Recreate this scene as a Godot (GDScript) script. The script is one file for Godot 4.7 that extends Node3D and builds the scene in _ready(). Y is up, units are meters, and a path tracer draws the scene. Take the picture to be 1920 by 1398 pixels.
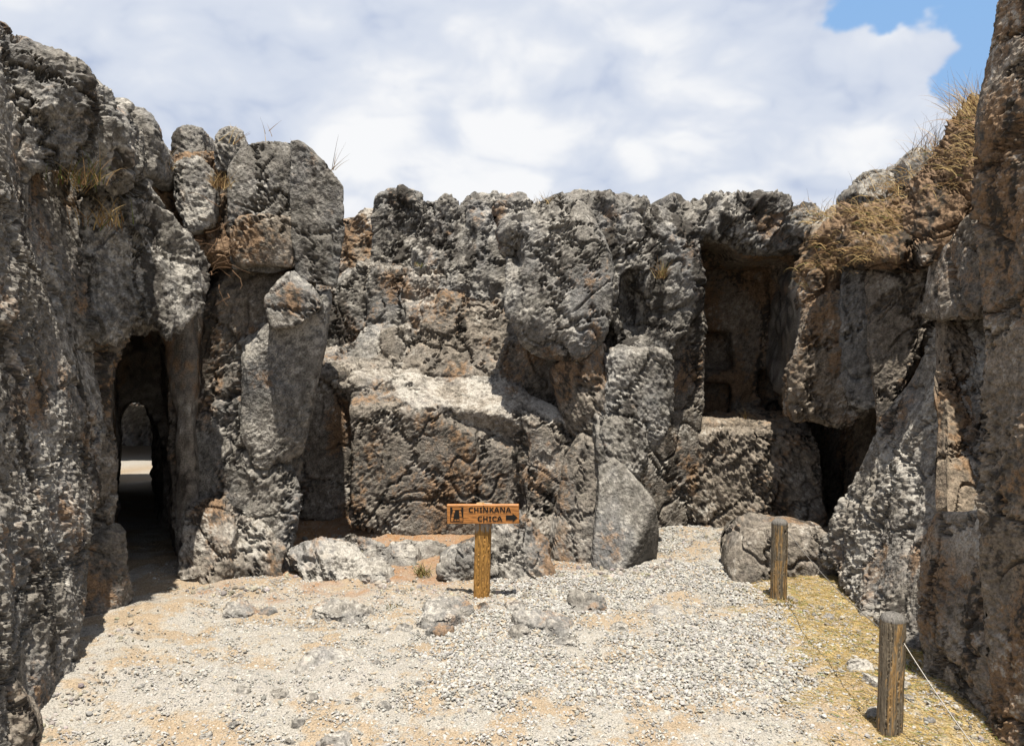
extends Node3D

const F := 1500.0            # focal length of the photograph in its own pixels
const EYE := 1.7
const PITCH := 2.79          # degrees the camera looks down

var cp := cos(deg_to_rad(PITCH))
var sp := sin(deg_to_rad(PITCH))
var M := {}
var used_names := {}
var rng := RandomNumberGenerator.new()
var jobs: Array = []
var joining := {}
var stones_made := 0

var n_big: FastNoiseLite
var n_mid: FastNoiseLite
var n_cell: FastNoiseLite
var n_crack: FastNoiseLite
var n_pit: FastNoiseLite
var n_fine: FastNoiseLite
var n_patch: FastNoiseLite
var n_grain: FastNoiseLite
var n_streak: FastNoiseLite


func noise(kind: int, s: int, f: float, oct := 3, fractal := FastNoiseLite.FRACTAL_FBM) -> FastNoiseLite:
	var n := FastNoiseLite.new()
	n.noise_type = kind
	n.seed = s
	n.frequency = f
	n.fractal_type = fractal
	n.fractal_octaves = oct
	return n


# ---------------------------------------------------------------- places
func ray(px: float, py: float) -> Vector3:
	var x := (px - 960.0) / F
	var y := -(py - 699.0) / F
	return Vector3(x, y * cp - sp, -cp - y * sp)


func at(px: float, py: float, d: float) -> Vector3:      # the point d metres ahead of the camera
	var r := ray(px, py)
	return Vector3(0, EYE, 0) + r * (d / -r.z)


func ground_y(x: float, z: float) -> float:
	var d := -z
	var h := 0.0
	# the earth climbs towards the foot of the stepped outcrop
	h += 0.26 * smoothstep(6.0, 7.4, d) * (1.0 - smoothstep(-0.9, 0.3, x)) * smoothstep(-2.6, -1.7, x)
	h += 0.08 * smoothstep(5.9, 6.6, d) * (1.0 - smoothstep(0.0, 0.8, x)) * smoothstep(-1.6, -0.9, x)
	# banks along the walls
	h += 0.05 * smoothstep(1.55, 2.1, x) * (1.0 - smoothstep(5.2, 6.0, d))
	h += 0.07 * smoothstep(-1.75, -2.15, x) * (1.0 - smoothstep(4.6, 5.2, d))
	# bedrock humps breaking through the floor
	h += 0.07 * exp(-(pow((x + 0.78) / 0.22, 2.0) + pow((d - 3.92) / 0.26, 2.0)))
	h += 0.05 * exp(-(pow((x + 1.5) / 0.42, 2.0) + pow((d - 3.75) / 0.22, 2.0)))
	h += 0.03 * n_patch.get_noise_2d(x * 0.7 + 9.0, z * 0.7)
	return h


func on_ground(px: float, py: float) -> Vector3:
	var d := 5.0
	var p := Vector3.ZERO
	for k in 8:
		p = at(px, py, d)
		var g := ground_y(p.x, p.z)
		var r := ray(px, py)
		d = clampf((EYE - g) / (-r.y) * -r.z, 2.0, 30.0)
	p = at(px, py, d)
	p.y = ground_y(p.x, p.z)
	return p


# ---------------------------------------------------------------- things
func numbered(called: String) -> String:
	var k: int = used_names.get(called, 0)
	used_names[called] = k + 1
	return called if k == 0 else "%s_%03d" % [called, k]


func tag(o: Node, label: String, category: String, group := "") -> void:
	o.set_meta("label", label)
	o.set_meta("category", category)
	if group:
		o.set_meta("group", group)


func thing(called: String, where: Vector3, label: String, category: String, group := "") -> Node3D:
	var o := Node3D.new()
	o.name = numbered(called)
	add_child(o)
	o.position = where
	tag(o, label, category, group)
	o.set_meta("kind", "thing")
	return o


func put(called: String, mesh: Mesh, material: Material, parent: Node, where := Vector3.ZERO) -> MeshInstance3D:
	var o := MeshInstance3D.new()
	o.name = numbered(called) if parent == self else called
	o.mesh = mesh
	o.material_override = material
	parent.add_child(o, true)
	o.position = where
	return o


# ---------------------------------------------------------------- rock
# A block of stone: a convex front outline (photo pixels laid on a plane of its own), carried back to a
# thickness, with random cuts, rounded edges and weathering displaced into the surface.
func block(parent: Node3D, called: String, poly: Array, plane: Array, thick: float, look: Dictionary = {}) -> void:
	# plane: [px, py, depth, yaw, lean]
	var yaw := deg_to_rad(plane[3])
	var lean := deg_to_rad(plane[4])
	var n := Vector3(sin(yaw) * cos(lean), sin(lean), cos(yaw) * cos(lean))
	var q := at(plane[0], plane[1], plane[2])
	var eye := Vector3(0, EYE, 0)
	var pts := PackedVector3Array()
	for i in range(0, poly.size(), 2):
		var r := ray(poly[i], poly[i + 1])
		var t := n.dot(q - eye) / n.dot(r)
		pts.append(eye + r * t)
	var back := Vector3(-sin(yaw), 0, -cos(yaw))
	if look.has("back"):
		var by := deg_to_rad(look.back)
		back = Vector3(-sin(by), 0, -cos(by))
	if look.has("rise"):
		back = (back + Vector3(0, look.rise, 0)).normalized()
	stone(parent, called, pts, n, back, thick, look)


# The same from a box in metres.
func mass(parent: Node3D, called: String, lo: Vector3, hi: Vector3, look: Dictionary = {}) -> void:
	var pts := PackedVector3Array([Vector3(lo.x, hi.y, hi.z), Vector3(hi.x, hi.y, hi.z), Vector3(hi.x, lo.y, hi.z), Vector3(lo.x, lo.y, hi.z)])
	stone(parent, called, pts, Vector3(0, 0, 1), Vector3(0, 0, -1), hi.z - lo.z, look)


func stone(parent: Node3D, called: String, pts: PackedVector3Array, n: Vector3, back: Vector3, thick: float, look: Dictionary) -> void:
	var j := {"parent": parent, "called": called, "pts": pts, "n": n, "back": back, "thick": thick, "look": look, "seed": stones_made * 7 + 3, "origin": parent.position}
	stones_made += 1
	if joining.is_empty():
		jobs.append(j)
	else:
		joining.blocks.append(hull(j))


# Blocks made between begin_bedrock and end_bedrock grow together into one continuous surface; those whose look says carve are cut out of it.
func begin_bedrock(parent: Node3D, called: String, cell: float, blend: float) -> void:
	joining = {"parent": parent, "called": called, "cell": cell, "blend": blend, "blocks": [] as Array[Block], "origin": parent.position, "look": {}}


func end_bedrock() -> void:
	jobs.append(joining)
	joining = {}


func run_jobs() -> void:
	jobs.sort_custom(func(a, b): return a.has("blocks") and not b.has("blocks"))      # the long ones first
	var id := WorkerThreadPool.add_group_task(shape_job, jobs.size(), -1, true)
	WorkerThreadPool.wait_for_group_task_completion(id)
	var total := 0
	for j in jobs:
		total += j.arrays[Mesh.ARRAY_INDEX].size() / 3
		var m := ArrayMesh.new()
		m.add_surface_from_arrays(Mesh.PRIMITIVE_TRIANGLES, j.arrays)
		var mat: Material = M[j.look.get("material", "rock")]
		put(j.called, m, mat, j.parent)
	print("rock triangles ", total)
	jobs.clear()


func shape_job(index: int) -> void:
	var j: Dictionary = jobs[index]
	j.arrays = net(j) if j.has("blocks") else shape(j)


class Block:
	var normals: PackedVector3Array
	var dist: PackedFloat64Array
	var amps: PackedFloat32Array
	var center: Vector3
	var front: Vector3
	var ex: Vector3
	var ey: Vector3
	var ez: Vector3
	var h: Vector3
	var lo: Vector3
	var hi: Vector3
	var far := 0.0
	var soft := 0.05
	var carve := false
	var hidden := false
	var index := 0


func hull(j: Dictionary) -> Block:
	var look: Dictionary = j.look
	var pts: PackedVector3Array = j.pts
	var n: Vector3 = j.n
	var back: Vector3 = j.back
	var thick: float = j.thick
	var r := RandomNumberGenerator.new()
	r.seed = j.seed
	var c := Vector3.ZERO
	for p in pts:
		c += p
	c /= pts.size()
	var front := c
	var center := c + back * thick * 0.5
	var taper: float = look.get("taper", 0.12)
	var normals := PackedVector3Array([n, -n if n.dot(back) < -0.5 else back])
	var dist := PackedFloat64Array([n.dot(front - center), 0.0])
	dist[1] = normals[1].dot(front + back * thick - center)
	var all := PackedVector3Array(pts)
	for i in pts.size():
		all.append(pts[i] + back * thick)
		var a := pts[i]
		var b := pts[(i + 1) % pts.size()]
		var m := (b - a).cross(back).normalized()
		if m.dot(a - front) < 0.0:
			m = -m
		m = (m + back * taper).normalized()
		normals.append(m)
		dist.append(maxf(m.dot(a - center), 0.02))
	# a box round it, aligned with the front
	var ez := n
	var ex := Vector3.UP.cross(ez).normalized() if absf(n.y) < 0.95 else Vector3.RIGHT
	var ey := ez.cross(ex).normalized()
	var h := Vector3.ZERO
	for p in all:
		var o := p - center
		h = h.max(Vector3(absf(o.dot(ex)), absf(o.dot(ey)), absf(o.dot(ez))))
	var grow: float = look.get("grow", 0.025)
	var lesser := minf(h.x, h.y)
	for k in dist.size():
		dist[k] += minf(grow, lesser * 0.15)
	for e in look.get("planes", []):
		var ya := deg_to_rad(e[3])
		var le := deg_to_rad(e[4])
		var v := Vector3(sin(ya) * cos(le), sin(le), cos(ya) * cos(le))
		normals.append(v)
		dist.append(v.dot(at(e[0], e[1], e[2]) - center))
	# random cuts that break the corners
	var cuts: int = look.get("cuts", 9)
	for k in cuts:
		var v := Vector3(r.randfn(), r.randfn() * 0.9 + 0.25, r.randfn()).normalized()
		if v.dot(n) < 0.1:
			v = (v + n * (0.15 - v.dot(n)) * 1.6).normalized()
		var reach := 0.0
		for p in all:
			reach = maxf(reach, v.dot(p - center))
		normals.append(v)
		dist.append(reach - r.randf_range(0.02, 0.26) * lesser)
	var far := 0.0
	var lo := center
	var hi := center
	for p in all:
		far = maxf(far, p.distance_to(center))
		lo = lo.min(p)
		hi = hi.max(p)
	var b := Block.new()
	b.normals = normals
	b.dist = dist
	b.amps = amps(look)
	b.center = center
	b.front = front
	b.ex = ex
	b.ey = ey
	b.ez = ez
	b.h = h
	b.lo = lo
	b.hi = hi
	b.far = far + 0.05
	b.soft = look.get("soft", 0.05)
	b.carve = look.get("carve", false)
	b.hidden = look.get("hidden", false)
	return b


# What a look says, in order: big, mid, cell, crack, pit, flute, seam, pale, black, ochre, warm, tone.
func amps(look: Dictionary) -> PackedFloat32Array:
	return PackedFloat32Array([look.get("big", 0.06), look.get("mid", 0.034), look.get("cell", 0.012), look.get("crack", 0.055), look.get("pit", 0.012), look.get("flute", 0.7), look.get("seam", 0.03),
		look.get("pale", 0.3), look.get("black", 0.2), look.get("ochre", 0.25), look.get("warm", 0.0), look.get("tone", 1.0)])


# How far weathering pushes the surface along its normal.
func weather(p: Vector3, a: PackedFloat32Array) -> float:
	var qy := p.y * a[5]
	var v := n_big.get_noise_3d(p.x, qy, p.z)
	var rough := clampf(0.75 + 1.7 * n_big.get_noise_3d(p.z * 0.9 + 7.0, p.x * 0.9, p.y * 0.9), 0.22, 1.5)
	var disp := a[0] * v
	disp += a[1] * rough * n_mid.get_noise_3d(p.x, qy, p.z)
	disp += a[2] * (minf(n_cell.get_noise_3d(p.x, qy, p.z) + 1.0, 0.2) * 5.0 - 1.0)
	if a[3] > 0.0:
		disp -= a[3] * (1.0 - smoothstep(0.0, 0.04, n_crack.get_noise_3d(p.x, p.y, p.z) + 1.0))
	var hole := 1.0 - smoothstep(-0.97, -0.62, n_pit.get_noise_3d(p.x, p.y, p.z))
	disp -= a[4] * 1.7 * hole * clampf(0.55 + 1.6 * v, 0.08, 1.0)
	# joints and bedding: two sets of broken parallel grooves
	if a[3] > 0.0:
		var t1 := absf(fposmod(p.x * 2.0 + p.y * 0.4 + p.z * 0.7 + v * 0.9, 1.0) - 0.5)
		var t2 := absf(fposmod(p.y * 1.9 - p.x * 0.75 + v * 1.1, 1.0) - 0.5)
		disp -= a[3] * 0.8 * (1.0 - smoothstep(0.0, 0.035, t1)) * smoothstep(0.6, 1.0, rough)
		disp -= a[3] * 0.7 * (1.0 - smoothstep(0.0, 0.03, t2)) * smoothstep(0.75, 0.4, rough)
	disp += a[4] * 1.1 * rough * n_fine.get_noise_3d(p.x, p.y, p.z)
	return disp


func shape(j: Dictionary) -> Array:
	var look: Dictionary = j.look
	var origin: Vector3 = j.origin
	var b := hull(j)
	var normals := b.normals
	var dist := b.dist
	var center := b.center
	var front := b.front
	var ex := b.ex
	var ey := b.ey
	var ez := b.ez
	var h := b.h
	var power: float = look.get("round", 30.0)
	var near := maxf(1.0, -front.z)
	var step: float = look.get("step", 0.0020 * maxf(near, 3.0))
	var small := clampf(minf(h.x, h.y) / 0.35, 0.25, 1.0)
	var am := b.amps
	am[0] *= small
	am[1] *= small
	am[3] *= clampf(minf(h.x, h.y) / 0.3, 0.0, 1.0)
	var pos := PackedVector3Array()
	var nor := PackedVector3Array()
	var col := PackedColorArray()
	var idx := PackedInt32Array()
	var count := normals.size()
	var inv := PackedFloat64Array()
	for k in count:
		inv.append(1.0 / maxf(dist[k], 0.01))
	for face in 6:
		var fa: Vector3
		var fb: Vector3
		var fc: Vector3
		match face:
			0: fa = ex * h.x; fb = ey * h.y; fc = ez * h.z
			1: fa = -ex * h.x; fb = ey * h.y; fc = -ez * h.z
			2: fa = -ez * h.z; fb = ey * h.y; fc = ex * h.x
			3: fa = ez * h.z; fb = ey * h.y; fc = -ex * h.x
			4: fa = ex * h.x; fb = -ez * h.z; fc = ey * h.y
			5: fa = ex * h.x; fb = ez * h.z; fc = -ey * h.y
		var s := step
		if face == 1 or face == 5:
			s = step * 6.0
		elif face != 0:
			s = step * 2.0
		var na := clampi(int(2.0 * fa.length() / s), 6, 520)
		var nb := clampi(int(2.0 * fb.length() / s), 6, 520)
		var first := pos.size()
		for v in nb + 1:
			var fv := fb * (2.0 * v / nb - 1.0) + fc
			for u in na + 1:
				var d := fa * (2.0 * u / na - 1.0) + fv
				# soft intersection of the half-spaces along this ray
				var top := 1e-9
				for k in count:
					top = maxf(top, normals[k].dot(d) * inv[k])
				var sum := 0.0
				var g := Vector3.ZERO
				for k in count:
					var w := normals[k].dot(d) * inv[k] / top
					if w > 0.45:
						var e := pow(w, power)
						sum += e
						g += normals[k] * (e * inv[k])
				var p := center + d / (top * pow(sum, 1.0 / power))
				g = g.normalized()
				p += g * weather(p, am)
				pos.append(p)
				col.append(rock_color(p, am))
		var w1 := na + 1
		for v in nb + 1:
			for u in w1:
				var u0 := maxi(u - 1, 0)
				var u1 := mini(u + 1, na)
				var v0 := maxi(v - 1, 0)
				var v1 := mini(v + 1, nb)
				var du := pos[first + v * w1 + u1] - pos[first + v * w1 + u0]
				var dv := pos[first + v1 * w1 + u] - pos[first + v0 * w1 + u]
				nor.append(du.cross(dv).normalized())
		for v in nb:
			for u in na:
				var a := first + v * w1 + u
				idx.append(a)
				idx.append(a + w1)
				idx.append(a + 1)
				idx.append(a + 1)
				idx.append(a + w1)
				idx.append(a + w1 + 1)
	for k in pos.size():
		pos[k] -= origin
	return surface(pos, nor, col, idx)


func surface(pos: PackedVector3Array, nor: PackedVector3Array, col: PackedColorArray, idx: PackedInt32Array) -> Array:
	var arrays := []
	arrays.resize(Mesh.ARRAY_MAX)
	arrays[Mesh.ARRAY_VERTEX] = pos
	arrays[Mesh.ARRAY_NORMAL] = nor
	arrays[Mesh.ARRAY_COLOR] = col
	arrays[Mesh.ARRAY_INDEX] = idx
	return arrays


# Distance to grown-together blocks: x the distance, y how far the second nearest block is behind the nearest, z which is nearest.
func field(blocks: Array[Block], blend: float, p: Vector3) -> Vector3:
	var f1 := 1e9
	var f2 := 1e9
	var id := -1
	var cut := -1e9
	for o: Block in blocks:
		var rel := p - o.center
		var carve := o.carve
		var away := rel.length() - o.far
		if carve:
			if away > 0.2:
				continue
		elif away > f1 + blend and away > 0.0:
			continue
		var normals := o.normals
		var dist := o.dist
		var m1 := -1e9
		var m2 := -1e9
		for k in normals.size():
			var d := normals[k].dot(rel) - dist[k]
			if d > m1:
				m2 = m1
				m1 = d
			elif d > m2:
				m2 = d
		var soft := o.soft
		var t := maxf(soft - (m1 - m2), 0.0) / soft
		m1 += t * t * soft * 0.25
		if carve:
			cut = maxf(cut, -m1)
		elif m1 < f1:
			f2 = f1
			f1 = m1
			id = o.index
		elif m1 < f2:
			f2 = m1
	var u := maxf(blend - (f2 - f1), 0.0) / blend
	var f := f1 - u * u * blend * 0.25
	if cut > -1e8:
		var w := maxf(0.06 - absf(f - cut), 0.0) / 0.06
		f = maxf(f, cut) + w * w * 0.015
	return Vector3(f, f2 - f1, id)


func jig(p: Vector3) -> Vector3:
	return Vector3(n_patch.get_noise_3d(p.x * 3.0, p.y * 3.0, p.z * 3.0), n_patch.get_noise_3d(p.z * 3.0, p.x * 3.0, p.y * 3.0), 0.0) * 0.10


func finish(p: Vector3, n: Vector3, blocks: Array[Block], some: Array[Block], owner: int, blend: float, pos: PackedVector3Array, col: PackedColorArray) -> void:
	var groove := 0.0
	if some.size():
		var f := field(some, blend, p + jig(p))
		if f.z >= 0.0:
			owner = int(f.z)
			groove = 1.0 - smoothstep(0.0, 0.035, f.y)
	var am := blocks[owner].amps
	p += n * (weather(p, am) - am[6] * groove)
	pos.append(p)
	col.append(rock_color(p, am))


# Surface nets over that field, each quad divided and weathered.
func net(j: Dictionary) -> Array:
	var blocks: Array[Block] = j.blocks
	var none: Array[Block] = []
	var blend: float = j.blend
	var c: float = j.cell
	var origin: Vector3 = j.origin
	var lo := Vector3(1e9, 1e9, 1e9)
	var hi := -lo
	for b in blocks.size():
		blocks[b].index = b
	for b: Block in blocks:
		if not b.carve:
			lo = lo.min(b.lo)
			hi = hi.max(b.hi)
	lo -= Vector3.ONE * 0.12
	hi += Vector3.ONE * 0.12
	lo.y = maxf(lo.y, -0.25)
	var q := 4
	var bx := int((hi.x - lo.x) / (c * q)) + 1
	var by := int((hi.y - lo.y) / (c * q)) + 1
	var bz := int((hi.z - lo.z) / (c * q)) + 1
	var nx := bx * q + 1
	var ny := by * q + 1
	var nz := bz * q + 1
	var val := PackedFloat32Array()
	val.resize(nx * ny * nz)
	val.fill(1e6)
	var ids := PackedInt32Array()
	ids.resize(nx * ny * nz)
	ids.fill(-1)
	var active := PackedInt32Array()
	var near := []
	var reach := c * q * 0.87 + blend * 0.3 + 0.03
	for z in bz:
		for y in by:
			for x in bx:
				var mid := lo + Vector3(x + 0.5, y + 0.5, z + 0.5) * (c * q)
				var some: Array[Block] = []
				var solid := false
				for b: Block in blocks:
					if mid.distance_to(b.center) < b.far + reach + blend + 0.1:
						some.append(b)
						solid = solid or not b.carve
				if not solid or absf(field(some, blend, mid).x) > reach:
					continue
				near.append(some)
				active.append(x * q)
				active.append(y * q)
				active.append(z * q)
				for k in q + 1:
					for m in q + 1:
						var row := ((z * q + k) * ny + y * q + m) * nx + x * q
						for i in q + 1:
							if val[row + i] > 1e5:
								val[row + i] = field(some, blend, lo + Vector3(x * q + i, y * q + m, z * q + k) * c).x
	var verts := PackedVector3Array()
	var which := PackedInt32Array()
	var sx := 1
	var sy := nx
	var sz := nx * ny
	var corner := PackedInt32Array([0, sx, sy, sx + sy, sz, sx + sz, sy + sz, sx + sy + sz])
	var edges := [[0, 1], [2, 3], [4, 5], [6, 7], [0, 2], [1, 3], [4, 6], [5, 7], [0, 4], [1, 5], [2, 6], [3, 7]]
	for a in range(0, active.size(), 3):
		for k in q:
			for m in q:
				for i in q:
					var x := active[a] + i
					var y := active[a + 1] + m
					var z := active[a + 2] + k
					var at0 := (z * ny + y) * nx + x
					var mask := 0
					for e in 8:
						if val[at0 + corner[e]] < 0.0:
							mask |= 1 << e
					if mask == 0 or mask == 255:
						continue
					var sum := Vector3.ZERO
					var n := 0
					for e in edges:
						var e0: int = e[0]
						var e1: int = e[1]
						if ((mask >> e0) & 1) != ((mask >> e1) & 1):
							var v0 := val[at0 + corner[e0]]
							var v1 := val[at0 + corner[e1]]
							var t := v0 / (v0 - v1)
							sum += Vector3(e0 & 1, (e0 >> 1) & 1, e0 >> 2).lerp(Vector3(e1 & 1, (e1 >> 1) & 1, e1 >> 2), t)
							n += 1
					ids[at0] = verts.size()
					which.append(a / 3)
					verts.append(lo + (Vector3(x, y, z) + sum / n) * c)
	var quads := PackedInt32Array()
	var step := [sx, sy, sz]
	for a in range(0, active.size(), 3):
		for k in q:
			for m in q:
				for i in q:
					var at0 := ((active[a + 2] + k) * ny + active[a + 1] + m) * nx + active[a] + i
					var inside := val[at0] < 0.0
					for ax in 3:
						var s0: int = step[ax]
						if (val[at0 + s0] < 0.0) == inside or val[at0 + s0] > 1e5:
							continue
						var s1: int = step[(ax + 1) % 3]
						var s2: int = step[(ax + 2) % 3]
						if at0 - s1 - s2 < 0:
							continue
						var f0 := ids[at0 - s1 - s2]
						var f1 := ids[at0 - s2]
						var f2 := ids[at0]
						var f3 := ids[at0 - s1]
						if f0 < 0 or f1 < 0 or f2 < 0 or f3 < 0:
							continue
						if inside:
							quads.append_array([f0, f1, f2, f3])
						else:
							quads.append_array([f0, f3, f2, f1])
	var vn := PackedVector3Array()
	vn.resize(verts.size())
	for a in range(0, quads.size(), 4):
		var n := (verts[quads[a + 2]] - verts[quads[a]]).cross(verts[quads[a + 3]] - verts[quads[a + 1]])
		for k in 4:
			vn[quads[a + k]] += n
	for k in vn.size():
		vn[k] = vn[k].normalized()
	# divide what can be seen
	var pos := PackedVector3Array()
	var col := PackedColorArray()
	var idx := PackedInt32Array()
	var owner := PackedInt32Array()
	var seam := PackedByteArray()
	for k in verts.size():
		var f := field(near[which[k]], blend, verts[k] + jig(verts[k]))
		owner.append(int(f.z) if f.z >= 0.0 else 0)
		seam.append(1 if f.y < 0.1 else 0)
		var am := blocks[owner[k]].amps
		var p := verts[k] + vn[k] * (weather(verts[k], am) - am[6] * (1.0 - smoothstep(0.0, 0.035, f.y)))
		pos.append(p)
		col.append(rock_color(p, am))
	var split := {}
	var eye := Vector3(0, EYE, 0)
	for a in range(0, quads.size(), 4):
		var v := PackedInt32Array([quads[a], quads[a + 1], quads[a + 2], quads[a + 3]])
		var p0 := verts[v[0]]
		var to := eye - p0
		var px := 960.0 - to.x / maxf(-p0.z, 0.5) * F
		var s := 3
		if (vn[v[0]].dot(to) < -0.15 and vn[v[2]].dot(to) < -0.15) or px < -150.0 or px > 2070.0 or absf(to.y / maxf(-p0.z, 0.5)) > 0.75 or p0.z > -1.5 or blocks[owner[v[0]]].hidden:
			idx.append_array([v[0], v[2], v[1], v[0], v[3], v[2]])
			continue
		if -p0.z < 4.3:
			s = 6
		elif -p0.z < 5.2:
			s = 4
		var some: Array[Block] = near[which[v[0]]]
		var grid := PackedInt32Array()
		grid.resize((s + 1) * (s + 1))
		grid[0] = v[0]
		grid[s] = v[1]
		grid[(s + 1) * (s + 1) - 1] = v[2]
		grid[(s + 1) * s] = v[3]
		var mixed := false
		for e in 4:
			var a0 := v[e]
			var a1 := v[(e + 1) % 4]
			var l := mini(a0, a1)
			var g := maxi(a0, a1)
			var key := (l * 4000000 + g) * 8 + s
			var mix := seam[l] + seam[g] > 0 or owner[l] != owner[g]
			mixed = mixed or mix
			var first: int
			if split.has(key):
				first = split[key]
			else:
				first = pos.size()
				split[key] = first
				for k in range(1, s):
					var t := float(k) / s
					finish(verts[l].lerp(verts[g], t), vn[l].lerp(vn[g], t).normalized(), blocks, some if mix else none, owner[l], blend, pos, col)
			for k in range(1, s):
				var id := first + (k - 1 if a0 < a1 else s - 1 - k)
				match e:
					0: grid[k] = id
					1: grid[k * (s + 1) + s] = id
					2: grid[s * (s + 1) + s - k] = id
					3: grid[(s - k) * (s + 1)] = id
		for y in range(1, s):
			for x in range(1, s):
				var u := float(x) / s
				var w := float(y) / s
				grid[y * (s + 1) + x] = pos.size()
				finish(verts[v[0]].lerp(verts[v[1]], u).lerp(verts[v[3]].lerp(verts[v[2]], u), w), vn[v[0]].lerp(vn[v[1]], u).lerp(vn[v[3]].lerp(vn[v[2]], u), w).normalized(), blocks, some if mixed else none, owner[v[0]], blend, pos, col)
		for y in s:
			for x in s:
				var g := y * (s + 1) + x
				idx.append_array([grid[g], grid[g + s + 2], grid[g + 1], grid[g], grid[g + s + 1], grid[g + s + 2]])
	var nor := PackedVector3Array()
	nor.resize(pos.size())
	for k in range(0, idx.size(), 3):
		var a := idx[k]
		var b := idx[k + 1]
		var d := idx[k + 2]
		var n := (pos[d] - pos[a]).cross(pos[b] - pos[a])
		nor[a] += n
		nor[b] += n
		nor[d] += n
	for k in nor.size():
		nor[k] = nor[k].normalized()
		pos[k] -= origin
	return surface(pos, nor, col, idx)


# Base colour of the limestone: grey ground, pale lichen crust, black water streaks, ochre earth stain. Linear.
func rock_color(p: Vector3, am: PackedFloat32Array) -> Color:
	var pale := am[7]
	var black := am[8]
	var ochre := am[9]
	var a := n_patch.get_noise_3d(p.x, p.y, p.z)
	var g := n_grain.get_noise_3d(p.x, p.y, p.z)
	var s := n_streak.get_noise_3d(p.x, p.y * 0.28, p.z)
	var b := n_patch.get_noise_3d(p.z + 31.0, p.x - 17.0, p.y * 0.8 + 5.0)
	var tone := (0.175 + 0.08 * a + 0.17 * g) * am[11]
	var c := Color(tone, tone * 0.94, tone * 0.86)
	var warm := am[10]
	c = c.lerp(Color(tone * 1.12, tone * 0.90, tone * 0.68), warm)
	var cool := (1.0 - warm) * clampf(b * 1.5 + 0.3, 0.0, 1.0)
	c = c.lerp(Color(tone * 0.93, tone * 0.95, tone * 1.0), cool * 0.7)
	var k := smoothstep(-0.1, 0.25, b * 0.8 + g * 0.55 + s * 0.3 + ochre - 0.5)
	if k > 0.0:
		c = c.lerp(Color(0.19 + 0.1 * g, 0.118 + 0.06 * g, 0.066 + 0.03 * g), k * 0.8)
	k = smoothstep(0.0, 0.22, a * 0.7 + g * 0.8 + pale - 0.52)
	if k > 0.0:
		c = c.lerp(Color(0.36, 0.345, 0.32), k * 0.85)
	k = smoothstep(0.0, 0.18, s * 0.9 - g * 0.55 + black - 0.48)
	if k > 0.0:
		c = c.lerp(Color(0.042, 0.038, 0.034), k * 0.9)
	return c


# ---------------------------------------------------------------- materials
func noise_texture(n: FastNoiseLite, size: int, ramp: Array = []) -> NoiseTexture2D:
	var t := NoiseTexture2D.new()
	t.width = size
	t.height = size
	t.seamless = true
	t.noise = n
	if ramp.size():
		var g := Gradient.new()
		g.offsets = PackedFloat32Array(ramp[0])
		g.colors = PackedColorArray(ramp[1])
		t.color_ramp = g
	return t


func grey(v: float) -> Color:
	return Color(v, v, v).linear_to_srgb()


func matte(color: Color, rough := 0.9) -> StandardMaterial3D:
	var m := StandardMaterial3D.new()
	m.albedo_color = color.linear_to_srgb()
	m.roughness = rough
	m.metallic_specular = 0.3
	return m


func make_materials() -> void:
	var cellular := noise(FastNoiseLite.TYPE_SIMPLEX, 41, 0.018, 6, FastNoiseLite.FRACTAL_RIDGED)
	cellular.fractal_gain = 0.6
	var speck := noise(FastNoiseLite.TYPE_SIMPLEX, 43, 0.06, 4)
	speck.fractal_gain = 0.8
	var bump := noise_texture(cellular, 512)
	var tone := noise_texture(speck, 512, [[0.0, 0.35, 0.5, 0.65, 1.0], [grey(0.25), grey(0.55), grey(0.9), grey(1.0), grey(1.0)]])
	var rock := StandardMaterial3D.new()
	rock.vertex_color_use_as_albedo = true
	rock.albedo_texture = tone
	rock.uv1_triplanar = true
	rock.uv1_world_triplanar = true
	rock.uv1_scale = Vector3(1.7, 1.7, 1.7)
	rock.roughness = 0.92
	rock.metallic_specular = 0.3
	rock.heightmap_enabled = true
	rock.heightmap_texture = bump
	rock.heightmap_scale = 0.9
	M.rock = rock
	var ground := rock.duplicate()
	ground.uv1_scale = Vector3(2.3, 2.3, 2.3)
	ground.heightmap_scale = 0.8
	M.ground = ground
	var chips := StandardMaterial3D.new()
	chips.vertex_color_use_as_albedo = true
	chips.roughness = 0.9
	chips.metallic_specular = 0.3
	M.chips = chips
	var blade := StandardMaterial3D.new()
	blade.vertex_color_use_as_albedo = true
	blade.roughness = 0.8
	blade.metallic_specular = 0.25
	blade.backlight = Color(0.25, 0.22, 0.12)
	blade.cull_mode = BaseMaterial3D.CULL_DISABLED
	M.blade = blade
	var fibre := noise(FastNoiseLite.TYPE_SIMPLEX, 61, 0.02, 4)
	var wood := StandardMaterial3D.new()
	wood.vertex_color_use_as_albedo = true
	wood.albedo_texture = noise_texture(fibre, 512, [[0.0, 0.4, 0.55, 1.0], [grey(0.4), grey(0.7), grey(0.95), grey(1.0)]])
	wood.uv1_triplanar = true
	wood.uv1_scale = Vector3(9.0, 0.7, 9.0)
	wood.roughness = 0.75
	wood.heightmap_enabled = true
	wood.heightmap_texture = noise_texture(fibre, 512)
	wood.heightmap_scale = 0.5
	M.wood = wood
	var board := wood.duplicate()
	board.uv1_scale = Vector3(0.9, 8.0, 8.0)
	board.roughness = 0.5
	board.heightmap_scale = 0.12
	M.board = board
	M.twig = matte(Color(0.10, 0.06, 0.035))
	M.ink = matte(Color(0.012, 0.011, 0.01), 0.6)
	M.steel = matte(Color(0.22, 0.21, 0.20), 0.5)
	M.steel.metallic = 0.7


# ---------------------------------------------------------------- sky
var sky_rows: Array = []
var sky_a: FastNoiseLite
var sky_b: FastNoiseLite
var sky_c: FastNoiseLite
const SKY_W := 3072


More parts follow.
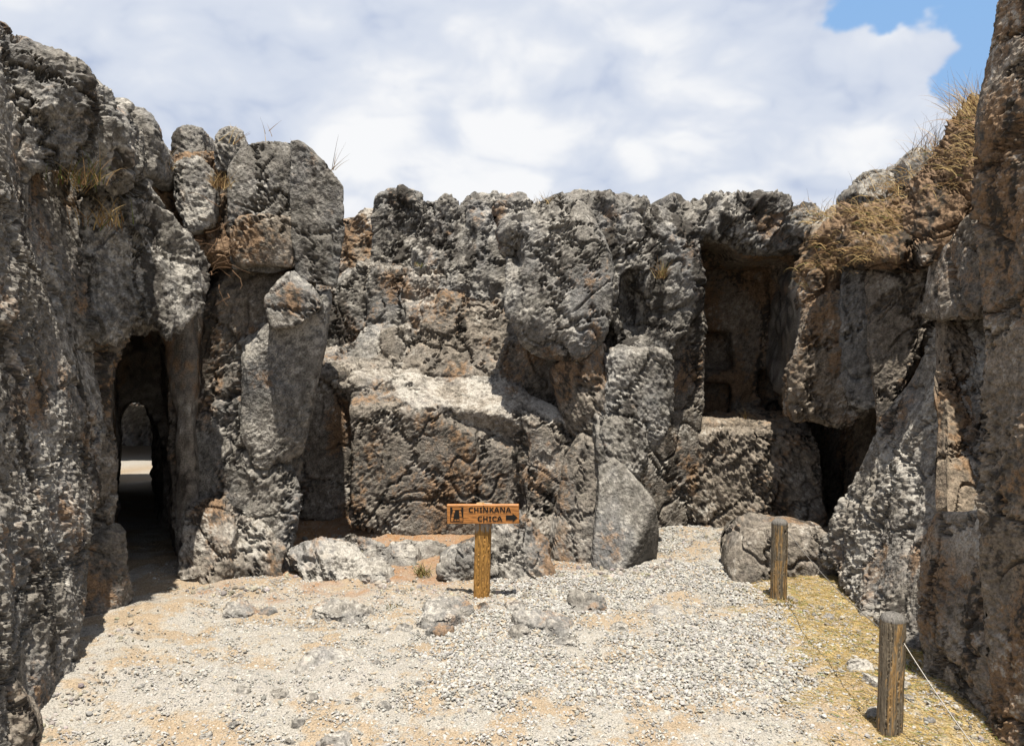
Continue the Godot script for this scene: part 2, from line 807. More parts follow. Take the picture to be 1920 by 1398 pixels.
func sky_row(y: int) -> void:
	var w := SKY_W
	var h := w / 2
	var row := PackedFloat32Array()
	row.resize(w * 3)
	var el := (0.5 - (y + 0.5) / h) * PI
	var hole := ray(1850, 95).normalized()
	var hole2 := ray(1650, -20).normalized()
	var hole3 := ray(1760, 20).normalized()
	for x in w:
		var c := Color(0.30, 0.28, 0.25)
		if el > -0.05:
			var az := (x + 0.5) / w * TAU
			var d := Vector3(sin(az) * cos(el), sin(el), -cos(az) * cos(el))
			# clouds lie in a sheet overhead: the noise is stretched towards the horizon
			var k := 1.0 / (maxf(d.y, 0.0) + 0.42)
			var q := Vector3(d.x * k, 0.0, d.z * k)
			var wx := 0.07 * sky_a.get_noise_3d(q.x * 1.6 + 8.0, 3.0, q.z * 1.6)
			var wz := 0.07 * sky_a.get_noise_3d(q.x * 1.6, 9.0, q.z * 1.6 + 5.0)
			var big := sky_a.get_noise_3d(q.x * 0.9 + wx + 2.3, 1.7, q.z * 1.25 + wz + 0.4)
			var fine := sky_b.get_noise_3d(q.x * 1.5 + wx * 2.0, 0.3, q.z * 1.6 + wz * 2.0)
			var puff := -sky_c.get_noise_3d(q.x * 1.2 + wx, 5.0, q.z * 1.3 + wz)
			var cover := big * 0.7 + fine * 0.45 + 0.95
			# a gap in the cloud
			var e := d + Vector3(sky_b.get_noise_3d(q.x * 1.6 + 3.0, 7.0, q.z * 1.6), sky_b.get_noise_3d(q.x * 1.6, 11.0, q.z * 1.6 + 3.0), 0.0) * 0.09
			var gap := exp(-e.distance_squared_to(hole) / 0.0023) + 0.8 * exp(-e.distance_squared_to(hole2) / 0.0020) + 0.55 * exp(-e.distance_squared_to(hole3) / 0.0022)
			cover -= gap * (1.7 + fine * 1.8 - puff * 1.0)
			var cloud := smoothstep(-0.05, 0.4, cover)
			var blue := Color(0.25, 0.50, 0.90).lerp(Color(0.40, 0.61, 0.92), clampf(1.0 - d.y * 1.8, 0.0, 1.0))
			var lit := 0.70 + big * 0.55 + fine * 0.35 + puff * 0.42
			var white := Color(0.50, 0.59, 0.79).lerp(Color(0.76, 0.82, 0.94), smoothstep(0.05, 0.5, lit)).lerp(Color(1.04, 1.05, 1.07), smoothstep(0.45, 0.95, lit))
			c = blue.lerp(white, cloud)
		row[x * 3] = c.r
		row[x * 3 + 1] = c.g
		row[x * 3 + 2] = c.b
	sky_rows[y] = row


func make_sky() -> Sky:
	sky_a = noise(FastNoiseLite.TYPE_SIMPLEX, 5, 1.1, 4)
	sky_b = noise(FastNoiseLite.TYPE_SIMPLEX, 17, 2.2, 7)
	sky_b.fractal_gain = 0.55
	sky_c = noise(FastNoiseLite.TYPE_SIMPLEX, 23, 2.0, 5, FastNoiseLite.FRACTAL_RIDGED)
	var h := SKY_W / 2
	sky_rows.resize(h)
	var id := WorkerThreadPool.add_group_task(sky_row, h, -1, true)
	WorkerThreadPool.wait_for_group_task_completion(id)
	var data := PackedFloat32Array()
	for row in sky_rows:
		data.append_array(row)
	sky_rows.clear()
	var m := PanoramaSkyMaterial.new()
	m.panorama = ImageTexture.create_from_image(Image.create_from_data(SKY_W, h, false, Image.FORMAT_RGBF, data.to_byte_array()))
	var s := Sky.new()
	s.sky_material = m
	return s


func _ready() -> void:
	rng.seed = 11
	n_big = noise(FastNoiseLite.TYPE_SIMPLEX, 1, 1.1, 3)
	n_mid = noise(FastNoiseLite.TYPE_SIMPLEX, 2, 2.3, 5, FastNoiseLite.FRACTAL_RIDGED)
	n_mid.fractal_gain = 0.46
	n_cell = noise(FastNoiseLite.TYPE_CELLULAR, 3, 3.2, 2)
	n_cell.cellular_return_type = FastNoiseLite.RETURN_DISTANCE2_SUB
	n_cell.fractal_gain = 0.45
	n_cell.domain_warp_enabled = true
	n_cell.domain_warp_amplitude = 0.12
	n_cell.domain_warp_frequency = 3.0
	n_crack = noise(FastNoiseLite.TYPE_CELLULAR, 13, 1.5, 1)
	n_crack.cellular_return_type = FastNoiseLite.RETURN_DISTANCE2_SUB
	n_crack.domain_warp_enabled = true
	n_crack.domain_warp_amplitude = 0.25
	n_crack.domain_warp_frequency = 1.6
	n_pit = noise(FastNoiseLite.TYPE_CELLULAR, 4, 17.0, 2)
	n_pit.cellular_return_type = FastNoiseLite.RETURN_DISTANCE
	n_fine = noise(FastNoiseLite.TYPE_SIMPLEX, 6, 16.0, 3, FastNoiseLite.FRACTAL_RIDGED)
	n_patch = noise(FastNoiseLite.TYPE_SIMPLEX, 7, 1.5, 4)
	n_patch.fractal_gain = 0.6
	n_grain = noise(FastNoiseLite.TYPE_SIMPLEX, 8, 13.0, 4)
	n_grain.fractal_gain = 0.8
	n_streak = noise(FastNoiseLite.TYPE_SIMPLEX, 9, 3.0, 4)

	# camera
	var cam := Camera3D.new()
	cam.name = "camera"
	cam.fov = 2.0 * rad_to_deg(atan(699.0 / F))
	cam.position = Vector3(0, EYE, 0)
	cam.rotation_degrees.x = -PITCH
	cam.near = 0.05
	cam.far = 600.0
	add_child(cam)
	cam.current = true

	# sky, sun, exposure
	var env := Environment.new()
	env.background_mode = Environment.BG_SKY
	env.sky = make_sky()
	env.background_energy_multiplier = 0.42
	env.tonemap_mode = Environment.TONE_MAPPER_LINEAR
	env.tonemap_exposure = 2.15
	env.sdfgi_enabled = true
	env.ssao_enabled = true
	env.ssil_enabled = true
	var we := WorldEnvironment.new()
	we.name = "environment"
	we.environment = env
	add_child(we)
	var sun := DirectionalLight3D.new()
	sun.name = "sun"
	sun.light_energy = 1.6
	sun.light_color = Color(1.0, 0.965, 0.90)
	sun.light_angular_distance = 0.53
	sun.shadow_enabled = true
	add_child(sun)
	sun.look_at_from_position(Vector3.ZERO, -Vector3(0.03, 0.965, 0.23), Vector3.FORWARD)

	make_materials()
	make_ground()
	left_wall()
	pillar()
	outcrop()
	alcove()
	right_wall()
	ground_rocks()
	run_jobs()
	scatter_gravel()
	scatter_rubble()
	sign_post()
	bollards()
	plants()


# ---------------------------------------------------------------- ground
func axis(lo: float, hi: float, fine: float, reach: float) -> PackedFloat64Array:
	var a := PackedFloat64Array()
	var s := fine
	var v := lo
	var low := []
	while v > -reach:
		s *= 1.35
		v -= s
		low.append(v)
	low.reverse()
	for e in low:
		a.append(e)
	v = lo
	while v < hi:
		a.append(v)
		v += fine
	s = fine
	while v < reach:
		a.append(v)
		s *= 1.35
		v += s
	return a


func gravel_share(x: float, z: float) -> float:      # how much of the floor the gravel covers
	var d := -z
	var path := smoothstep(-0.9, 0.25, x + 0.35 * n_patch.get_noise_2d(x * 0.8, z * 0.8) - 0.25 * (d - 5.0))
	path *= 1.0 - smoothstep(1.3, 1.65, x + 0.32 * n_patch.get_noise_2d(x * 2.0 + 3.0, z * 2.0) - 0.28 * (4.0 - d) * 0.0 - 0.10 * (d - 3.5))
	path *= 1.0 - 0.55 * smoothstep(3.9, 3.5, d)
	path *= clampf(0.8 + 1.1 * n_patch.get_noise_2d(x * 0.45 + 20.0, z * 0.45), 0.25, 1.0)
	var left := 0.48 * (1.0 - smoothstep(4.9, 5.7, d + 0.5 * n_patch.get_noise_2d(x * 1.2, z * 1.2) - 0.8 * smoothstep(-1.2, -2.0, x))) * smoothstep(-2.2, -1.7, x)
	left *= clampf(0.75 + 0.9 * n_patch.get_noise_2d(x * 1.3, z * 1.3), 0.0, 1.0)
	return clampf(maxf(path, left), 0.03, 1.0)


func make_ground() -> void:
	var xs := axis(-2.7, 2.5, 0.016, 250.0)
	var zs := axis(-8.2, -3.0, 0.016, 250.0)
	var nx := xs.size()
	var nz := zs.size()
	var pos := PackedVector3Array()
	var nor := PackedVector3Array()
	var col := PackedColorArray()
	var idx := PackedInt32Array()
	for z in zs:
		for x in xs:
			var near := absf(x) < 4.0 and z < -2.0 and z > -13.0
			var y := ground_y(x, z)
			if near:
				y += 0.010 * n_mid.get_noise_3d(x * 1.6, 0.0, z * 1.6) + 0.006 * n_pit.get_noise_3d(x, 0.2, z) + 0.004 * n_fine.get_noise_3d(x, 0.2, z)
			pos.append(Vector3(x, y, z))
			col.append(earth_color(x, z))
	for k in nz:
		for i in nx:
			var du := pos[k * nx + mini(i + 1, nx - 1)] - pos[k * nx + maxi(i - 1, 0)]
			var dv := pos[mini(k + 1, nz - 1) * nx + i] - pos[maxi(k - 1, 0) * nx + i]
			nor.append(dv.cross(du).normalized())
	for k in nz - 1:
		for i in nx - 1:
			var a := k * nx + i
			idx.append_array([a, a + 1, a + nx, a + 1, a + nx + 1, a + nx])
	var arrays := []
	arrays.resize(Mesh.ARRAY_MAX)
	arrays[Mesh.ARRAY_VERTEX] = pos
	arrays[Mesh.ARRAY_NORMAL] = nor
	arrays[Mesh.ARRAY_COLOR] = col
	arrays[Mesh.ARRAY_INDEX] = idx
	var m := ArrayMesh.new()
	m.add_surface_from_arrays(Mesh.PRIMITIVE_TRIANGLES, arrays)
	var o := put("ground", m, M.ground, self)
	o.set_meta("kind", "structure")
	o.set_meta("label", "pale stony earth floor between the rock walls")


func earth_color(x: float, z: float) -> Color:
	var a := n_patch.get_noise_2d(x * 1.2, z * 1.2)
	var g := n_grain.get_noise_3d(x, 0.0, z)
	var c := Color(0.29, 0.23, 0.165).lerp(Color(0.30, 0.285, 0.26), smoothstep(-0.3, 0.2, a + g * 0.5))
	var d := -z
	# red earth at the foot of the outcrop, straw litter by the fence
	var red := smoothstep(5.0, 5.9, d + 0.9 * a) * (1.0 - smoothstep(7.6, 8.2, d)) * smoothstep(-2.6, -2.0, x) * (1.0 - smoothstep(0.2, 0.8, x))
	c = c.lerp(Color(0.245, 0.136, 0.068), red * clampf(0.75 + g * 0.6, 0.0, 1.0))
	var straw := smoothstep(1.25, 1.7, x + 0.45 * a - 0.1 * (d - 3.5)) * (1.0 - smoothstep(5.0, 5.6, d))
	c = c.lerp(Color(0.313, 0.231, 0.088), straw * clampf(0.6 + g * 0.9, 0.0, 1.0))
	# bedrock humps
	var hump := exp(-(pow((x + 0.78) / 0.26, 2.0) + pow((d - 3.92) / 0.3, 2.0))) + exp(-(pow((x + 1.5) / 0.5, 2.0) + pow((d - 3.75) / 0.28, 2.0)))
	c = c.lerp(Color(0.299, 0.286, 0.265), smoothstep(0.3, 0.5, hump + g * 0.3))
	return c.lerp(Color(0.136, 0.109, 0.075), clampf(-g * 0.5 - 0.1, 0.0, 0.4))


func chip_mesh(s: int, sub := 1) -> ArrayMesh:
	var r := RandomNumberGenerator.new()
	r.seed = s
	var planes := PackedVector3Array()
	var dist := PackedFloat64Array()
	for k in 9:
		planes.append(Vector3(r.randfn(), r.randfn(), r.randfn()).normalized())
		dist.append(r.randf_range(0.5, 0.95))
	var sm := SphereMesh.new()
	sm.radial_segments = 7 + sub * 3
	sm.rings = 3 + sub * 2
	sm.radius = 1.0
	sm.height = 2.0
	var st := SurfaceTool.new()
	var ar := sm.surface_get_arrays(0)
	var v: PackedVector3Array = ar[Mesh.ARRAY_VERTEX]
	var ix: PackedInt32Array = ar[Mesh.ARRAY_INDEX]
	st.begin(Mesh.PRIMITIVE_TRIANGLES)
	st.set_smooth_group(-1)
	for i in ix:
		var p := v[i].normalized()
		var t := 1.0
		for k in planes.size():
			var w := planes[k].dot(p)
			if w > 0.01:
				t = minf(t, dist[k] / w)
		st.set_color(Color.WHITE)
		st.add_vertex(p * t)
	st.generate_normals()
	return st.commit()


func chip_color(r: RandomNumberGenerator) -> Color:
	var t := r.randf()
	var v := r.randf_range(0.19, 0.35)
	if t < 0.2:
		v *= 0.65
	return Color(v, v * r.randf_range(0.96, 1.0), v * r.randf_range(0.90, 0.98)) if t < 0.92 else Color(v * 1.0, v * 0.85, v * 0.66)


func scatter_gravel() -> void:
	var r := RandomNumberGenerator.new()
	r.seed = 77
	var parent := Node3D.new()
	parent.name = "gravel"
	add_child(parent)
	parent.set_meta("kind", "stuff")
	tag(parent, "pale limestone gravel spread over the path", "gravel")
	var kinds := 6
	var place := []
	var tint := []
	for k in kinds:
		place.append([])
		tint.append([])
	for k in 420000:
		# even over the floor
		var x := r.randf_range(-2.6, 2.3)
		var d := r.randf_range(3.0, 8.0)
		if absf(x) > d * 0.68:
			continue
		var share := gravel_share(x, -d)
		if r.randf() > share:
			continue
		var size := 0.0025 + 0.009 * pow(r.randf(), 2.0)
		if r.randf() < 0.01:
			size *= 1.7
		if share < 0.5:
			size *= r.randf_range(0.5, 1.0)
		var q := Basis.from_euler(Vector3(r.randf_range(-0.5, 0.5), r.randf() * TAU, r.randf_range(-0.5, 0.5)))
		q = q * Basis.from_scale(Vector3(size * r.randf_range(0.9, 1.5), size * r.randf_range(0.45, 0.8), size * r.randf_range(0.8, 1.15)))
		var y := ground_y(x, -d) + size * r.randf_range(0.1, 0.55) + (0.006 if share > 0.6 else 0.0) * r.randf()
		var n := r.randi() % kinds
		place[n].append(Transform3D(q, Vector3(x, y, -d)))
		tint[n].append(chip_color(r))
	for k in kinds:
		var mm := MultiMesh.new()
		mm.transform_format = MultiMesh.TRANSFORM_3D
		mm.use_colors = true
		mm.mesh = chip_mesh(100 + k)
		mm.instance_count = place[k].size()
		for i in place[k].size():
			mm.set_instance_transform(i, place[k][i])
			mm.set_instance_color(i, tint[k][i])
		var o := MultiMeshInstance3D.new()
		o.name = "gravel_chips"
		o.multimesh = mm
		o.material_override = M.chips
		o.set_meta("kind", "stuff")
		parent.add_child(o, true)


func scatter_rubble() -> void:      # broken bits gathered along the feet of the walls
	var r := RandomNumberGenerator.new()
	r.seed = 91
	var feet := [[60, 1400, 130, 1310, 235, 1180, 252, 1120], [335, 1102, 430, 1112, 520, 1098, 560, 1050], [590, 985, 700, 1008, 830, 1036, 920, 1050], [1030, 1066, 1110, 1076, 1240, 1076, 1252, 1015], [1260, 1012, 1400, 1002],
		[1370, 1098, 1480, 1120, 1545, 1155, 1640, 1208, 1740, 1298, 1840, 1400], [640, 1060, 700, 1090, 830, 1115, 1040, 1112]]
	var place := []
	var tint := []
	for line in feet:
		for k in range(0, line.size() - 2, 2):
			var a := Vector2(line[k], line[k + 1])
			var b := Vector2(line[k + 2], line[k + 3])
			for n in int(a.distance_to(b) * 0.55):
				var q := a.lerp(b, r.randf()) + Vector2(r.randfn() * 14.0, r.randfn() * 6.0 + 3.0)
				var p := on_ground(q.x, q.y)
				var size := (0.006 + 0.02 * pow(r.randf(), 3.0)) * clampf(-p.z / 5.5, 0.5, 1.0)
				var turn := Basis.from_euler(Vector3(r.randfn() * 0.5, r.randf() * TAU, r.randfn() * 0.5)) * Basis.from_scale(Vector3(r.randf_range(0.9, 1.5), r.randf_range(0.5, 0.9), 1.0) * size)
				place.append(Transform3D(turn, p + Vector3(0, size * 0.25, 0)))
				var v := r.randf_range(0.12, 0.3)
				tint.append(Color(v, v * r.randf_range(0.86, 0.97), v * r.randf_range(0.68, 0.92)))
	var mm := MultiMesh.new()
	mm.transform_format = MultiMesh.TRANSFORM_3D
	mm.use_colors = true
	mm.mesh = chip_mesh(140, 0)
	mm.instance_count = place.size()
	for k in place.size():
		mm.set_instance_transform(k, place[k])
		mm.set_instance_color(k, tint[k])
	var o := MultiMeshInstance3D.new()
	o.name = "rubble"
	o.multimesh = mm
	o.material_override = M.chips
	add_child(o)
	o.set_meta("kind", "stuff")
	tag(o, "broken rock bits gathered along the feet of the walls", "rubble")


# ---------------------------------------------------------------- rock walls
func left_wall() -> void:
	var t := thing("rock_wall", Vector3(-2.6, 0, -4.2), "tall shaded grey rock wall rising beside the cave mouth", "rock wall")
	begin_bedrock(t, "bedrock", 0.04, 0.12)
	block(t, "wall_face", [-250, -40, 5, 40, 115, 170, 150, 420, 185, 750, 160, 1000, 110, 1330, 60, 1460, -250, 1650], [110, 1320, 3.72, 103, 6], 1.4, {"back": 95.0, "big": 0.06, "mid": 0.024, "cell": 0.01, "flute": 0.65, "pale": 0.28, "black": 0.2, "ochre": 0.26, "cuts": 2, "tone": 0.95, "pit": 0.016, "warm": 0.08})
	var u := {"pale": 0.36, "black": 0.24, "ochre": 0.16, "mid": 0.05, "cell": 0.02, "grow": 0.03, "back": 10.0}
	block(t, "crag", [5, 60, 38, 76, 74, 78, 130, 112, 142, 175, 135, 300, 40, 300], [100, 150, 4.1, 30, 6], 0.9, u)
	block(t, "crag", [120, 165, 148, 148, 184, 148, 214, 205, 218, 300, 170, 340, 110, 300], [170, 220, 4.5, 22, 8], 0.8, u)
	block(t, "crag", [200, 190, 218, 190, 266, 212, 285, 255, 280, 320, 205, 330], [240, 250, 5.2, 20, 8], 0.7, u)
	block(t, "lintel", [100, 230, 215, 280, 275, 325, 340, 415, 400, 485, 385, 590, 300, 640, 235, 640, 165, 620, 120, 460], [260, 450, 5.12, 36, 12], 1.1, {"pale": 0.46, "black": 0.34, "ochre": 0.14, "mid": 0.055, "cell": 0.02, "flute": 0.5, "cuts": 4})
	var jamb := {"ochre": 0.4, "warm": 0.4, "pale": 0.2, "black": 0.3, "tone": 0.85, "flute": 0.5, "cuts": 2}
	block(t, "jamb", [110, 480, 258, 560, 234, 650, 206, 745, 110, 765], [190, 650, 5.0, 58, 2], 1.0, jamb)
	block(t, "jamb", [110, 700, 204, 700, 212, 900, 212, 1130, 110, 1190], [190, 850, 5.0, 62, 2], 1.0, jamb)
	mass(t, "passage", Vector3(-6.0, -0.3, -9.2), Vector3(-2.3, 2.25, -5.7), {"hidden": true, "ochre": 0.3, "warm": 0.3, "cuts": 1, "crack": 0.0})
	block(t, "cave_mouth", [206, 1250, 208, 900, 206, 720, 222, 660, 250, 618, 285, 606, 312, 640, 330, 800, 345, 1250], [262, 800, 4.6, 25, 0], 2.55, {"carve": true, "back": 25.0, "cuts": 0, "taper": -0.02, "grow": 0.0})
	block(t, "cave_arch", [204, 1150, 200, 880, 208, 810, 228, 765, 252, 753, 276, 765, 294, 810, 302, 900, 302, 1150], [252, 850, 6.7, 25, 0], 4.2, {"carve": true, "back": 25.0, "cuts": 0, "taper": 0.0, "grow": 0.0})
	end_bedrock()
	var f := thing("rock_wall", Vector3(-5.2, 0, -12.6), "shaded rock wall closing the yard seen through the cave passage", "rock wall")
	begin_bedrock(f, "bedrock", 0.08, 0.1)
	mass(f, "wall_face", Vector3(-8.0, -0.3, -13.8), Vector3(-2.5, 2.4, -12.2), {})
	mass(f, "overhang", Vector3(-8.0, 0.75, -12.6), Vector3(-3.2, 2.3, -10.5), {})  # added mass, placed to shade the far wall and shorten the sunlit patch
	end_bedrock()
	var s := thing("ledge_stone", on_ground(200, 1160), "low flat-topped ledge stone at the foot of the left cave jamb", "rock")
	block(s, "ledge_stone", [120, 1022, 210, 1003, 236, 1035, 248, 1110, 240, 1170, 150, 1245, 95, 1270, 100, 1100], [240, 1150, 4.78, 48, 6], 0.8, {"grow": 0.04, "pale": 0.36, "ochre": 0.3, "warm": 0.3, "back": 80.0, "cuts": 5, "tone": 0.95})
	var b := thing("boulder", on_ground(60, 1370), "rounded brown boulder leaning on the foot of the shaded wall", "boulder")
	block(b, "boulder", [-90, 1230, 5, 1212, 52, 1262, 92, 1352, 84, 1430, -120, 1480], [85, 1365, 3.16, 40, 20], 0.6, {"pale": 0.3, "tone": 1.1, "grow": 0.04, "ochre": 0.35, "warm": 0.5, "round": 10.0, "step": 0.008})


func pillar() -> void:
	var t := thing("rock_pillar", Vector3(-1.9, 0, -6.2), "massive rock pillar of cracked blocks between cave mouth and stepped outcrop", "rock pillar")
	begin_bedrock(t, "bedrock", 0.036, 0.14)
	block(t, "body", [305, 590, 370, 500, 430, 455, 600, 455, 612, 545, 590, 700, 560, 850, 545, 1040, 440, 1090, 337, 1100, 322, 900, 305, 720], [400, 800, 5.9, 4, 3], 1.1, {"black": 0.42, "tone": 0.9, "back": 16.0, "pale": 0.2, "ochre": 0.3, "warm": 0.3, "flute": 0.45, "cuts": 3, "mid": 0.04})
	block(t, "foot", [345, 800, 400, 740, 500, 760, 556, 840, 550, 980, 525, 1070, 430, 1105, 335, 1105, 330, 960], [440, 900, 5.82, 0, 7], 0.9, {"pale": 0.28, "black": 0.34, "ochre": 0.26, "mid": 0.05, "cell": 0.02, "back": 16.0, "cuts": 4})
	block(t, "smooth_block", [452, 640, 540, 582, 616, 540, 616, 585, 604, 670, 580, 780, 562, 868, 505, 880, 455, 810], [550, 700, 5.8, 6, -1], 0.7, {"pale": 0.42, "black": 0.1, "ochre": 0.06, "mid": 0.016, "cell": 0.006, "pit": 0.005, "big": 0.03, "cuts": 3, "seam": 0.045, "soft": 0.08, "tone": 1.05, "crack": 0.012})
	block(t, "rear", [440, 305, 500, 272, 590, 284, 622, 350, 620, 500, 440, 500], [530, 400, 6.2, 0, 4], 0.4, {"black": 0.4, "back": 16.0})
	block(t, "neck", [395, 540, 470, 500, 560, 500, 560, 640, 480, 700, 410, 680], [480, 580, 5.95, 0, 0], 0.8, {"black": 0.4, "ochre": 0.4, "warm": 0.4, "pale": 0.15, "mid": 0.06, "cell": 0.03})
	end_bedrock()
	var top := {"back": 15.0, "grow": 0.015, "tone": 0.85, "pale": 0.26, "black": 0.26, "ochre": 0.16, "mid": 0.014, "big": 0.025, "pit": 0.009, "cuts": 3, "round": 60.0}
	block(t, "stone_block", [428, 320, 450, 270, 500, 257, 545, 264, 548, 420, 548, 500, 515, 512, 436, 505], [490, 400, 5.8, 4, 2], 0.75, top)
	block(t, "stone_block", [546, 264, 584, 270, 618, 318, 640, 350, 640, 440, 626, 532, 560, 522, 548, 480], [590, 400, 5.82, 14, 2], 0.65, top)
	block(t, "stone_block", [432, 410, 540, 405, 548, 490, 525, 515, 440, 508], [490, 460, 5.73, 4, -4], 0.5, {"ochre": 0.5, "warm": 0.5, "pale": 0.3, "tone": 1.1})
	block(t, "wedge_stone", [520, 525, 545, 508, 580, 540, 596, 574, 556, 604, 496, 610, 502, 560], [550, 560, 5.66, 5, 10], 0.5, {"pale": 0.35, "cuts": 5, "tone": 1.1})
	block(t, "foot_stone", [334, 945, 388, 935, 425, 1000, 418, 1098, 336, 1100], [370, 1085, 5.48, -12, 10], 0.5, {"pale": 0.32, "ochre": 0.34, "warm": 0.4, "tone": 1.1})
	block(t, "foot_stone", [395, 960, 470, 955, 525, 1040, 505, 1100, 420, 1105], [460, 1090, 5.55, 12, 20], 0.5, {"pale": 0.36, "ochre": 0.34, "warm": 0.3, "mid": 0.06, "cell": 0.03})
	# rubble and earth between the pillar and the left wall
	block(t, "earth_bank", [230, 330, 290, 270, 440, 285, 455, 480, 400, 510, 330, 460], [350, 380, 5.95, 5, 26], 0.9, {"ochre": 0.95, "pale": 0.0, "black": 0.25, "mid": 0.07, "pit": 0.025, "tone": 0.8})
	block(t, "stone_block", [320, 240, 346, 224, 371, 232, 382, 268, 380, 315, 335, 318, 320, 280], [350, 270, 6.1, 0, 5], 0.45, {"pale": 0.3, "black": 0.3, "round": 10.0})
	block(t, "stone_block", [391, 244, 414, 229, 444, 238, 458, 290, 444, 325, 405, 322, 394, 280], [420, 270, 6.0, 5, 5], 0.45, {"pale": 0.48, "black": 0.05, "round": 10.0, "tone": 1.2})
	block(t, "stone_block", [328, 298, 370, 290, 398, 335, 396, 420, 345, 440, 324, 370], [360, 350, 5.75, 10, 12], 0.5, {"pale": 0.42, "black": 0.25})
	for k in 9:
		var x := 345.0 + 24.0 * k + rng.randf_range(-8, 8)
		var y := 1098.0 - absf(k - 4.0) * 3.0 + rng.randf_range(-25, 8)
		var s := rng.randf_range(16, 34)
		block(t, "foot_stone", [x - s, y, x - s * 0.6, y - s, x + s * 0.5, y - s * 0.9, x + s, y - 2, x + s * 0.5, y + s * 0.5, x - s * 0.5, y + s * 0.5], [x, y, 5.45 + 0.03 * k, rng.randf_range(-30, 30), 25], 0.22, {"pale": 0.38, "ochre": 0.3, "warm": 0.3, "round": 12.0})


func outcrop() -> void:
	var t := thing("rock_outcrop", Vector3(-0.2, 0, -7.4), "stepped limestone outcrop behind the wooden sign", "rock outcrop")
	begin_bedrock(t, "bedrock", 0.036, 0.09)
	mass(t, "core", Vector3(-2.0, -0.3, -9.3), Vector3(-0.5, 2.25, -8.0), {"ochre": 0.3, "cuts": 3})
	mass(t, "core", Vector3(-0.75, -0.3, -9.3), Vector3(1.4, 2.75, -7.6), {"ochre": 0.3, "cuts": 3})
	var lower := {"pale": 0.16, "black": 0.2, "ochre": 0.34, "warm": 0.35, "mid": 0.012, "cell": 0.006, "pit": 0.011, "cuts": 0, "big": 0.03, "taper": 0.0, "rise": 0.3, "tone": 0.9, "grow": 0.0}
	block(t, "base", [652, 726, 760, 766, 900, 771, 1000, 780, 1000, 980, 830, 1030, 655, 990], [820, 1000, 6.36, 4, 3], 0.75, lower)
	block(t, "base", [490, 688, 655, 706, 672, 990, 490, 965], [620, 945, 6.72, 6, 2], 0.9, lower)
	block(t, "base", [980, 780, 1066, 796, 1082, 835, 1055, 960, 1015, 1040, 980, 1020], [1020, 900, 6.28, 16, 8], 0.8, {"pale": 0.2, "black": 0.34, "ochre": 0.34, "warm": 0.3, "mid": 0.06, "cell": 0.035, "rise": 0.3, "cuts": 3})
	var step := {"pale": 0.42, "black": 0.0, "ochre": 0.34, "warm": 0.2, "mid": 0.02, "cuts": 0, "big": 0.03, "taper": 0.0, "rise": 0.3, "tone": 1.3, "grow": 0.0, "seam": 0.01}
	var worn := {"pale": 0.5, "black": -0.2, "ochre": 0.3, "warm": 0.3, "mid": 0.02, "cuts": 0, "big": 0.03, "tone": 1.4, "grow": 0.0, "seam": 0.004, "back": 0.0, "rise": -1.4, "crack": 0.02}
	block(t, "ramp", [545, 698, 585, 684, 750, 678, 815, 742, 815, 773, 655, 730], [760, 766, 6.42, 0, 60], 0.45, worn)
	block(t, "ramp", [780, 705, 960, 715, 1050, 765, 1074, 799, 985, 786, 800, 775], [900, 774, 6.42, 4, 62], 0.45, worn)
	block(t, "step", [655, 714, 785, 714, 805, 775, 680, 790], [730, 740, 6.62, 0, 5], 0.8, step)
	block(t, "step", [575, 688, 750, 684, 760, 720, 575, 720], [670, 700, 6.9, 4, 5], 0.8, step)
	block(t, "crag", [630, 660, 700, 598, 725, 640, 710, 700, 636, 700], [680, 650, 7.2, -5, 40], 0.7, {"pale": 0.46, "ochre": 0.2, "tone": 1.2, "cuts": 3})
	block(t, "crag", [606, 560, 640, 512, 685, 500, 692, 620, 650, 690, 590, 700], [650, 590, 7.5, 5, 8], 0.8, {"pale": 0.28, "black": 0.3, "cuts": 4})
	block(t, "crag", [690, 502, 738, 518, 752, 565, 735, 650, 690, 650], [715, 560, 7.4, -5, 8], 0.7, {"pale": 0.28, "black": 0.2, "cuts": 4})
	var upper := {"pale": 0.36, "ochre": 0.3, "warm": 0.2, "taper": 0.0, "rise": 0.3, "cuts": 1, "tone": 1.1, "big": 0.03, "mid": 0.03, "grow": 0.0}
	block(t, "step", [680, 500, 830, 516, 836, 580, 745, 585, 685, 545], [770, 540, 7.45, -4, 6], 0.8, upper)
	block(t, "step", [750, 576, 830, 570, 830, 640, 756, 640], [790, 590, 7.25, -8, 6], 0.8, upper)
	block(t, "crag", [715, 618, 765, 600, 790, 650, 780, 720, 715, 710], [745, 650, 7.1, 0, 12], 0.6, {"warm": 0.3})
	var top := {"pale": 0.34, "black": 0.36, "ochre": 0.12, "mid": 0.055, "cell": 0.03, "flute": 0.55, "cuts": 8, "crack": 0.045}
	block(t, "crag", [704, 372, 735, 352, 768, 350, 794, 385, 790, 500, 706, 505], [750, 430, 7.75, 4, 8], 0.7, top)
	block(t, "crag", [786, 382, 815, 366, 850, 370, 862, 430, 836, 520, 770, 510], [815, 430, 7.6, 0, 8], 0.7, top)
	block(t, "crag", [626, 402, 670, 390, 715, 394, 720, 530, 620, 550], [670, 460, 8.2, 0, 10], 0.8, {"ochre": 0.7, "warm": 0.6, "black": 0.4, "mid": 0.06})
	block(t, "crag", [842, 405, 880, 352, 938, 343, 975, 390, 985, 620, 900, 680, 825, 620, 815, 500], [900, 600, 7.28, -8, 10], 1.0, top)
	block(t, "slope", [755, 630, 830, 556, 975, 580, 1000, 700, 990, 810, 820, 810, 750, 700], [820, 735, 6.88, 6, 24], 1.0, {"big": 0.05, "cuts": 3, "pale": 0.2, "ochre": 0.38, "warm": 0.4, "black": 0.2, "mid": 0.05, "cell": 0.02})
